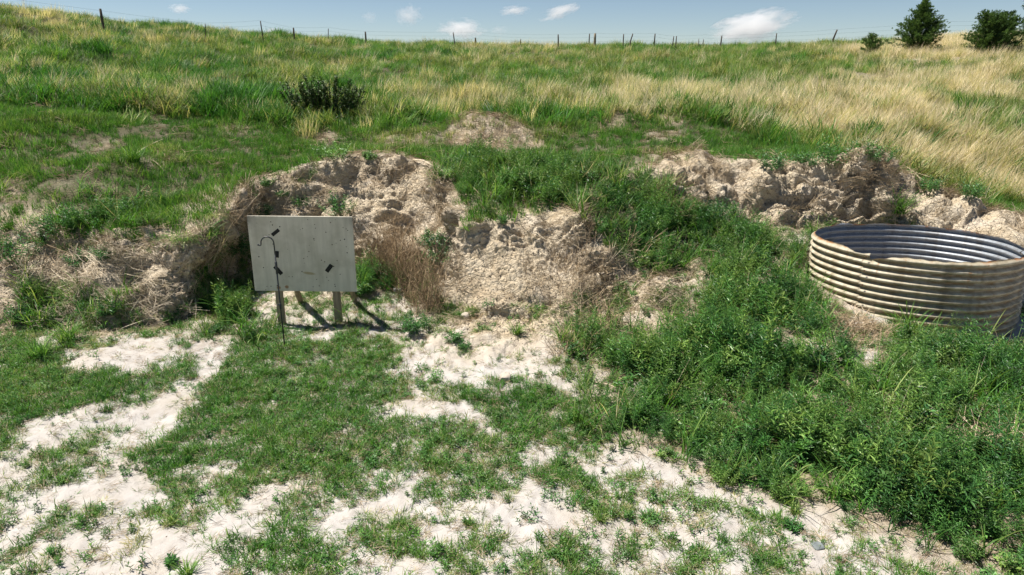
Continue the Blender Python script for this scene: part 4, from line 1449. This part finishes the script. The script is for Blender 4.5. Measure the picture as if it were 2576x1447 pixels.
def plant(kind, u, v, px, label, group, seed, tint=0.5, stretch=1.0):
    """a plant px wide whose foot shows at frame position (u, v)"""
    p, nrm = at(u, v)
    depth = (p - Vector((0, 0, CH))).dot(Vector((0, math.cos(PITCH), -math.sin(PITCH))))
    w = px * depth / FPX
    if kind == 'weed':
        n = max(7, min(26, int(w / 0.018)))
        b = weed_pb(seed, n, w * 0.62 * stretch, 0.05 + 0.05 * w, 15, 1.0, 0.26, basal=w * 0.16)
        o = link('leafy_weed', b.mesh('leafy_weed', M['plant'], tint), None, p)
        cat = 'weed'
    elif kind == 'tuft':
        b = grass_pb(seed, int(50 + 120 * w), w * 0.75 * stretch, 0.006 + 0.006 * w, w * 0.16, (0.05, 0.75), (0.4, 1.5), segs=4)
        o = link('grass_tuft', b.mesh('grass_tuft', M['tuft'], tint), None, p)
        cat = 'grass tuft'
    elif kind == 'droop':
        b = grass_pb(seed, int(70 + 160 * w), w * 0.8 * stretch, 0.006, w * 0.28, (0.5, 1.3), (0.9, 1.9), wind=0.5, segs=5)
        o = link('drooping_grass', b.mesh('drooping_grass', M['tuft'], tint), None, p)
        o.rotation_euler = (0, 0, -0.9)
        cat = 'grass clump'
    tag(o, label, cat, group)
    return o


GW, GT = 'single leafy weeds on the bank', 'single grass tufts'
PL = [
    ('weed', 268, 652, 78, 'round leafy weed on the face of the left dirt block', GW, 0.35, 1.0),
    ('weed', 205, 668, 62, 'small leafy weed just left of the round one on the left dirt block', GW, 0.4, 1.1),
    ('weed', 42, 660, 110, 'tall leafy weed clump at the left edge above the straw', GW, 0.4, 1.5),
    ('weed', 120, 600, 105, 'bushy leafy weed on top of the left block near the left edge', GW, 0.45, 1.0),
    ('weed', 205, 565, 120, 'wide leafy weed on top of the left dirt block', GW, 0.5, 0.8),
    ('weed', 300, 545, 105, 'leafy weed at the back of the left block top, beside a bare track', GW, 0.45, 0.9),
    ('weed', 215, 785, 58, 'left one of two low weeds in the straw on the left block', GW, 0.4, 1.0),
    ('weed', 278, 790, 62, 'right one of two low weeds in the straw on the left block', GW, 0.35, 1.1),
    ('weed', 75, 810, 80, 'leafy weed at the foot of the left block by the left edge', GW, 0.4, 1.2),
    ('weed', 675, 468, 40, 'small bright weed in the notch of the bank lip above the board', GW, 0.65, 1.1),
    ('weed', 630, 502, 46, 'small weed on the bank below the notch above the board', GW, 0.5, 1.0),
    ('weed', 757, 522, 44, 'weed on the bank above the top middle of the board', GW, 0.55, 1.2),
    ('weed', 715, 495, 34, 'sprig of weed left of the weed above the board middle', GW, 0.55, 0.9),
    ('weed', 850, 540, 70, 'tall weed on the bank above the right corner of the board', GW, 0.5, 1.5),
    ('weed', 660, 545, 70, 'dark weed just above the left corner of the board', GW, 0.35, 0.9),
    ('weed', 845, 402, 100, 'bright green bushy weed on the top lip of the bank', GW, 0.85, 0.8),
    ('weed', 935, 400, 60, 'low bright weed right of the bushy one on the bank lip', GW, 0.75, 0.6),
    ('weed', 1266, 562, 42, 'small weed at the top edge of the central dirt prow', GW, 0.6, 1.0),
    ('weed', 1115, 660, 70, 'green weed growing against the left side of the central prow', GW, 0.6, 1.2),
    ('weed', 1085, 620, 80, 'weed in the corner of the alcove behind the dead brush', GW, 0.4, 1.0),
    ('weed', 1140, 862, 55, 'weed on the loose sand at the foot of the central prow', GW, 0.5, 0.9),
    ('weed', 1170, 880, 42, 'smaller weed beside the one at the foot of the prow', GW, 0.55, 0.9),
    ('weed', 1045, 830, 95, 'leafy weed at the foot of the dead brush beside the board', GW, 0.45, 0.8),
    ('weed', 1825, 545, 80, 'leafy weed at the left end of the right dirt mound', GW, 0.45, 1.0),
    ('weed', 1935, 425, 95, 'leafy weed on the crest of the right dirt mound, left of the tallest', GW, 0.45, 0.9),
    ('weed', 2030, 415, 75, 'low weed between the two big ones on the right mound', GW, 0.5, 0.8),
    ('weed', 2108, 420, 120, 'tallest leafy weed on the crest of the right dirt mound', GW, 0.5, 1.15),
    ('weed', 2200, 405, 105, 'leafy weed over the dark hole of the right mound', GW, 0.5, 0.9),
    ('weed', 2340, 480, 70, 'weed on the bare slope behind the steel ring, left one', GW, 0.5, 0.9),
    ('weed', 2440, 495, 80, 'weed on the bare slope behind the steel ring, right one', GW, 0.5, 0.9),
    ('weed', 585, 640, 100, 'weed in the dark gully left of the board', GW, 0.4, 1.1),
    ('weed', 545, 760, 90, 'low weed at the mouth of the gully left of the board', GW, 0.5, 0.8),
    ('weed', 600, 800, 90, 'spreading weed left of the sand heap under the board', GW, 0.55, 0.6),
    ('weed', 910, 735, 85, 'weed behind the lower right corner of the board', GW, 0.55, 0.7),
    ('tuft', 335, 410, 98, 'large arching grass tuft on the shelf at the left', GT, 0.30, 1.1),
    ('tuft', 455, 415, 58, 'small pale grass tuft right of the large arching one', GT, 0.48, 1.1),
    ('tuft', 2258, 535, 120, 'bright grass clump between the right mound and the bare slope', GT, 0.28, 1.0),
    ('tuft', 1205, 560, 66, 'grass tuft on the left top corner of the central prow', GT, 0.42, 0.8),
    ('tuft', 1655, 690, 70, 'grass tuft hanging on the slump right of the prow', GT, 0.3, 1.0),
    ('tuft', 1300, 840, 60, 'grass tuft at the right foot of the central prow', GT, 0.35, 1.1),
    ('tuft', 1420, 860, 90, 'tall grass clump in front of the slumped earth right of the prow', GT, 0.30, 1.2),
    ('tuft', 1545, 900, 90, 'tall grass tuft at the left edge of the leafy weeds', GT, 0.3, 1.1),
    ('tuft', 170, 860, 120, 'arching grass clump in front of the left dirt block', GT, 0.32, 1.0),
    ('tuft', 100, 900, 120, 'lush grass clump by the left edge below the block', GT, 0.25, 0.9),
    ('tuft', 478, 1140, 80, 'green grass tuft on the sand right of the left bare patch', GT, 0.33, 0.7),
    ('tuft', 210, 1140, 70, 'lone grass tuft at the right end of the left bare patch', GT, 0.4, 0.6),
    ('tuft', 470, 1447, 95, 'spiky green tuft at the bottom edge left of the middle', GT, 0.35, 0.9),
    ('tuft', 2000, 1290, 70, 'weedy grass tuft on bare sand below the leafy weeds', GT, 0.42, 0.8),
    ('tuft', 1510, 1310, 60, 'small forked grass tuft on bare sand in the lower middle', GT, 0.4, 0.9),
    ('tuft', 430, 1320, 90, 'sprawling grass tuft in the sand at the lower left', GT, 0.45, 0.6),
    ('tuft', 1180, 1320, 70, 'grass tuft in the sand at the lower centre', GT, 0.45, 0.6),
    ('weed', 425, 1420, 40, 'tiny leafy weed alone on the big bare patch at lower left', GW, 0.5, 1.0),
    ('weed', 2000, 1330, 45, 'small grey-green weed on the sand in the lower right', GW, 0.4, 1.0),
    ('droop', 432, 545, 130, 'grass clump hanging over the corner of the left dirt block', 'hanging grass', 0.40, 0.8),
    ('droop', 460, 600, 110, 'lower fringe of grass drooping into the dark gully', 'hanging grass', 0.38, 0.8),
    ('droop', 520, 545, 100, 'fringe of grass hanging over the head of the gully', 'hanging grass', 0.5, 0.7),
    ('droop', 380, 510, 130, 'grass clump on the slope above the left block corner', 'hanging grass', 0.35, 0.8),
]
for i, (kd, u, v, px, lab, gp, ti, st) in enumerate(PL):
    plant(kd, u, v, px, lab, gp, 1000 + i, ti, st)

# ------------------------------------------------------------------ dead brush


def brush_thing(name, cat, label, spots, n, L, seed, lean=(0.3, 0.0), r=0.0028, tint=0.4, jit=0.45, fork=2):
    """a tangle of dead stems rooted over the given spots"""
    rnd = random.Random(seed)
    ps = [at(u, v)[0] for u, v in spots]
    o0 = ps[0].copy()
    b = PB()
    for i in range(n):
        p = ps[rnd.randrange(len(ps))].lerp(ps[rnd.randrange(len(ps))], rnd.random())
        p = p + Vector((rnd.gauss(0, 0.05), rnd.gauss(0, 0.08), 0))
        zd = drop(p.x, p.y)
        p.z = zd if abs(zd - p.z) < 0.35 else p.z
        d = Vector((lean[0] + rnd.gauss(0, jit), lean[1] + rnd.gauss(0, jit), 1)).normalized()
        l = L * rnd.uniform(0.35, 1.1)
        k1 = p + d * l * 0.5 + Vector((rnd.gauss(0, 0.03), rnd.gauss(0, 0.03), 0))
        e = p + d * l + Vector((rnd.gauss(0, 0.07), rnd.gauss(0, 0.07), -0.05 * rnd.random()))
        sh = rnd.random()
        rr = r * rnd.uniform(0.5, 1.5)
        b.twig([p - o0 - Vector((0, 0, 0.03)), k1 - o0, e - o0], rr, rr * 0.4, sh)
        for _ in range(fork):
            t = rnd.uniform(0.35, 0.95)
            q = p.lerp(k1, t * 2) if t < 0.5 else k1.lerp(e, t * 2 - 1)
            d2 = (d + Vector((rnd.gauss(0, 0.6), rnd.gauss(0, 0.6), rnd.gauss(0, 0.35)))).normalized()
            l2 = l * rnd.uniform(0.12, 0.4)
            b.twig([q - o0, q + d2 * l2 * 0.6 - o0, q + d2 * l2 + Vector((0, 0, -0.02)) - o0], rr * 0.55, rr * 0.25, sh)
    return tag(link(name, b.mesh(name, M['stalk'], tint), None, o0), label, cat)


brush_thing('dead_brush', 'brush', 'tall tangle of brown dead brush beside the right edge of the board', [(930, 690), (980, 700), (1040, 720), (1090, 780), (1060, 790), (960, 660), (1115, 720), (1040, 650), (990, 640)], 760, 0.80, 31, (0.0, -0.1), tint=0.36, jit=0.45, fork=3)
brush_thing('dead_brush', 'brush', 'sparse upright dead stems growing on the right part of the prow face', [(1330, 700), (1400, 720), (1460, 700), (1420, 640), (1480, 640)], 150, 0.42, 32, (0, 0.0), tint=0.3, jit=0.4, r=0.0022)
brush_thing('dead_brush', 'brush', 'grey leafless twigs at the left end of the right dirt mound', [(1650, 520), (1700, 500), (1760, 530), (1700, 545)], 110, 0.5, 33, (0.0, -0.1), tint=0.42, jit=0.6, fork=3)
brush_thing('dead_brush', 'brush', 'brown dead brush heap in the weeds left of the steel ring', [(2090, 800), (2150, 840), (2200, 860), (2130, 870)], 170, 0.38, 34, (0.1, -0.1), tint=0.5, jit=0.9)
brush_thing('dead_brush', 'brush', 'brown dead stems at the foot of the slumped earth right of the prow', [(1480, 800), (1540, 830), (1450, 850), (1400, 900), (1490, 880)], 190, 0.36, 35, (0.0, -0.1), tint=0.4, jit=0.6)
brush_thing('dead_brush', 'brush', 'pale dry twigs above the gully left of the board', [(575, 556), (596, 560), (610, 566)], 90, 0.42, 36, (0.2, -0.2), tint=0.55, jit=0.7, r=0.002)
brush_thing('root_fringe', 'roots', 'hanging brown roots over the dark hole in the right mound', [(2170, 440), (2220, 450), (2240, 470), (2150, 480)], 130, 0.30, 37, (-0.1, -1.6), tint=0.45, jit=0.7, r=0.002, fork=3)
brush_thing('dead_brush', 'brush', 'dry broken twigs in the dark hollow on the left hillside', [(520, 215), (560, 213), (590, 222)], 60, 0.45, 38, (0.2, 0), tint=0.4, jit=1.2, r=0.006)
brush_thing('dead_brush', 'brush', 'thin dead stems standing on the sandy mound of the shelf', [(1200, 365), (1240, 350), (1270, 340)], 40, 0.6, 39, (0, 0), tint=0.3, jit=0.2, r=0.003)
brush_thing('dead_brush', 'brush', 'bleached dead stalks among the weeds at the right edge', [(2380, 1120), (2470, 1130), (2540, 1120), (2570, 1150)], 70, 0.34, 40, (0.15, -0.1), tint=0.75, jit=0.5, r=0.0035)


def stick(u0, v0, u1, v1, r, label, seed, lift=0.02, tint=0.8):
    a, b = at(u0, v0)[0], at(u1, v1)[0]
    rnd = random.Random(seed)
    a = a + Vector((0, 0, lift))
    b = b + Vector((0, 0, lift))
    m1 = a.lerp(b, 0.35) + Vector((0, 0, lift + rnd.uniform(0, 0.03)))
    m2 = a.lerp(b, 0.7) + Vector((rnd.uniform(-0.02, 0.02), 0, lift))
    pb = PB()
    pb.twig([a - a, m1 - a, m2 - a, b - a], r, r * 0.5, rnd.random(), 6)
    tag(link('dry_stalk', pb.mesh('dry_stalk', M['stalk'], tint), None, a), label, 'stalk', 'loose dry stalks')


for i, (q, r, lab) in enumerate([
    ((1655, 470, 1810, 400), 0.010, 'long pale dry stalk leaning over the weeds above the prow'),
    ((1105, 500, 1170, 425), 0.011, 'pale broken branch lying on the bank top right of the board'),
    ((1040, 405, 1115, 432), 0.010, 'thin pale stalk lying on the bank lip behind the branch'),
    ((330, 400, 412, 352), 0.010, 'straight dry stalk beside the large arching tuft'),
    ((380, 405, 415, 435), 0.012, 'short curved pale stick below the large arching tuft'),
    ((1580, 880, 1660, 970), 0.006, 'slanting dry stalk at the left edge of the leafy weeds'),
    ((1960, 930, 2030, 990), 0.007, 'bent pale dry stalk lying across the leafy weeds'),
    ((2020, 1080, 2075, 1115), 0.006, 'short white dry stalk among the leafy weeds'),
    ((1495, 965, 1600, 1010), 0.005, 'thin stalk lying where sand meets the weeds'),
    ((2440, 1150, 2500, 1080), 0.010, 'thick pale stalk rising from the weeds at the right edge'),
]):
    stick(*q, r, lab, 60 + i)

# ------------------------------------------------------------------ stones
m_stone = mat_plain('pale_stone', (0.46, 0.40, 0.33), 0.9, var=0.25, scale=9, bump_d=0.01)
m_white = mat_plain('white_stone', (0.66, 0.64, 0.60), 0.8, var=0.1, scale=9, bump_d=0.006)
m_slate = mat_plain('grey_stone', (0.16, 0.18, 0.18), 0.7, var=0.3, scale=12, bump_d=0.006)


def stone(u, v, px, mat, label, seed, flat=0.7):
    p, _ = at(u, v)
    depth = (p - Vector((0, 0, CH))).length
    r = px * depth / FPX / 2
    bm = bmesh.new()
    bmesh.ops.create_icosphere(bm, subdivisions=4, radius=1.0)
    co = np.array([v_.co[:] for v_ in bm.verts])
    n = 0.22 * perlin(co * 0.9 + seed, 71) + 0.12 * perlin(co * 2.1 + seed, 72) + 0.05 * perlin(co * 5 + seed, 73)
    for v_, k in zip(bm.verts, n):
        c = v_.co * (1 + k)
        v_.co = Vector((max(-0.86, min(0.88, c.x)), max(-0.8, min(0.85, c.y)), max(-0.7, min(0.8, c.z)) * flat)) * r
    o = bm_obj('stone', bm, mat, None, True)
    o.location = p + Vector((0, 0, r * flat * 0.35))
    o.rotation_euler = (0, 0, seed)
    tag(o, label, 'stone')


stone(1272, 955, 34, m_stone, 'pale round stone lying in the sparse grass in front of the prow', 3, 0.8)
stone(1000, 732, 22, m_white, 'small white stone under the dead brush right of the board', 5, 0.6)
stone(2057, 1375, 28, m_slate, 'flat grey stone half buried in the sand at lower right', 8, 0.3)
stone(1170, 800, 26, m_stone, 'clod of pale earth at the foot of the prow', 9, 0.8)

# ------------------------------------------------------------------ clouds


def mat_cloud(name, dens, seed):
    k = NT(name)
    tc = k.n('ShaderNodeTexCoord').outputs['Object']
    ln = k.n('ShaderNodeVectorMath', operation='LENGTH')
    k.l(tc, ln.inputs[0])
    nz = k.n('ShaderNodeTexNoise', noise_dimensions='4D')
    nz.inputs['Scale'].default_value = 2.3
    nz.inputs['Detail'].default_value = 6
    nz.inputs['Roughness'].default_value = 0.62
    nz.inputs['W'].default_value = seed
    k.l(tc, nz.inputs['Vector'])
    f = k.math('SUBTRACT', k.math('ADD', k.math('MULTIPLY', nz.outputs['Fac'], 2.6), -0.85), ln.outputs['Value'])
    f = k.maprange(f, -0.35, 0.35)
    pv = k.n('ShaderNodeVolumePrincipled')
    pv.inputs['Color'].default_value = (1, 1, 1, 1)
    pv.inputs['Anisotropy'].default_value = 0.3
    k.l(k.math('MULTIPLY', f, dens * 0.6), pv.inputs['Density'])
    k.l(pv.outputs[0], k.out.inputs['Volume'])
    return k.m


for i, (u, v, w, h, rot, dens, lab) in enumerate([
    (1162, 74, 120, 40, 0, 0.04, 'small white cloud with a pointed top above the crest middle'),
    (1893, 66, 210, 56, 12, 0.045, 'largest white cloud, slanting up to the right above the fence'),
    (1028, 38, 70, 40, 0, 0.03, 'faint round cloud high above the crest, left of the middle'),
    (928, 44, 40, 28, 0, 0.02, 'very faint cloud wisp left of the faint round cloud'),
    (1294, 27, 76, 20, 4, 0.045, 'thin flat cloud high in the middle of the sky'),
    (1405, 31, 100, 26, 16, 0.05, 'thin cloud slanting up to the right near the top middle'),
    (452, 22, 54, 18, 0, 0.05, 'small thin cloud high at the left'),
    (688, 78, 44, 14, 0, 0.06, 'tiny low cloud just over the crest at the left'),
    (1255, 76, 50, 20, 0, 0.015, 'barely visible cloud right of the pointed one'),
]):
    Y = 2600.0
    p = on(u, v, Y)
    s = Y * 1.03 / FPX
    bm = bmesh.new()
    bmesh.ops.create_icosphere(bm, subdivisions=3, radius=1.0)
    o = bm_obj('cloud', bm, mat_cloud(f'cloud_{i}', dens, i * 3.7), None)
    o.location = p
    o.scale = (w * s * 0.52, w * s * 0.4, h * s * 0.66)
    o.rotation_euler = (0, -R(rot), 0)
    tag(o, lab, 'cloud', 'small fair-weather clouds')
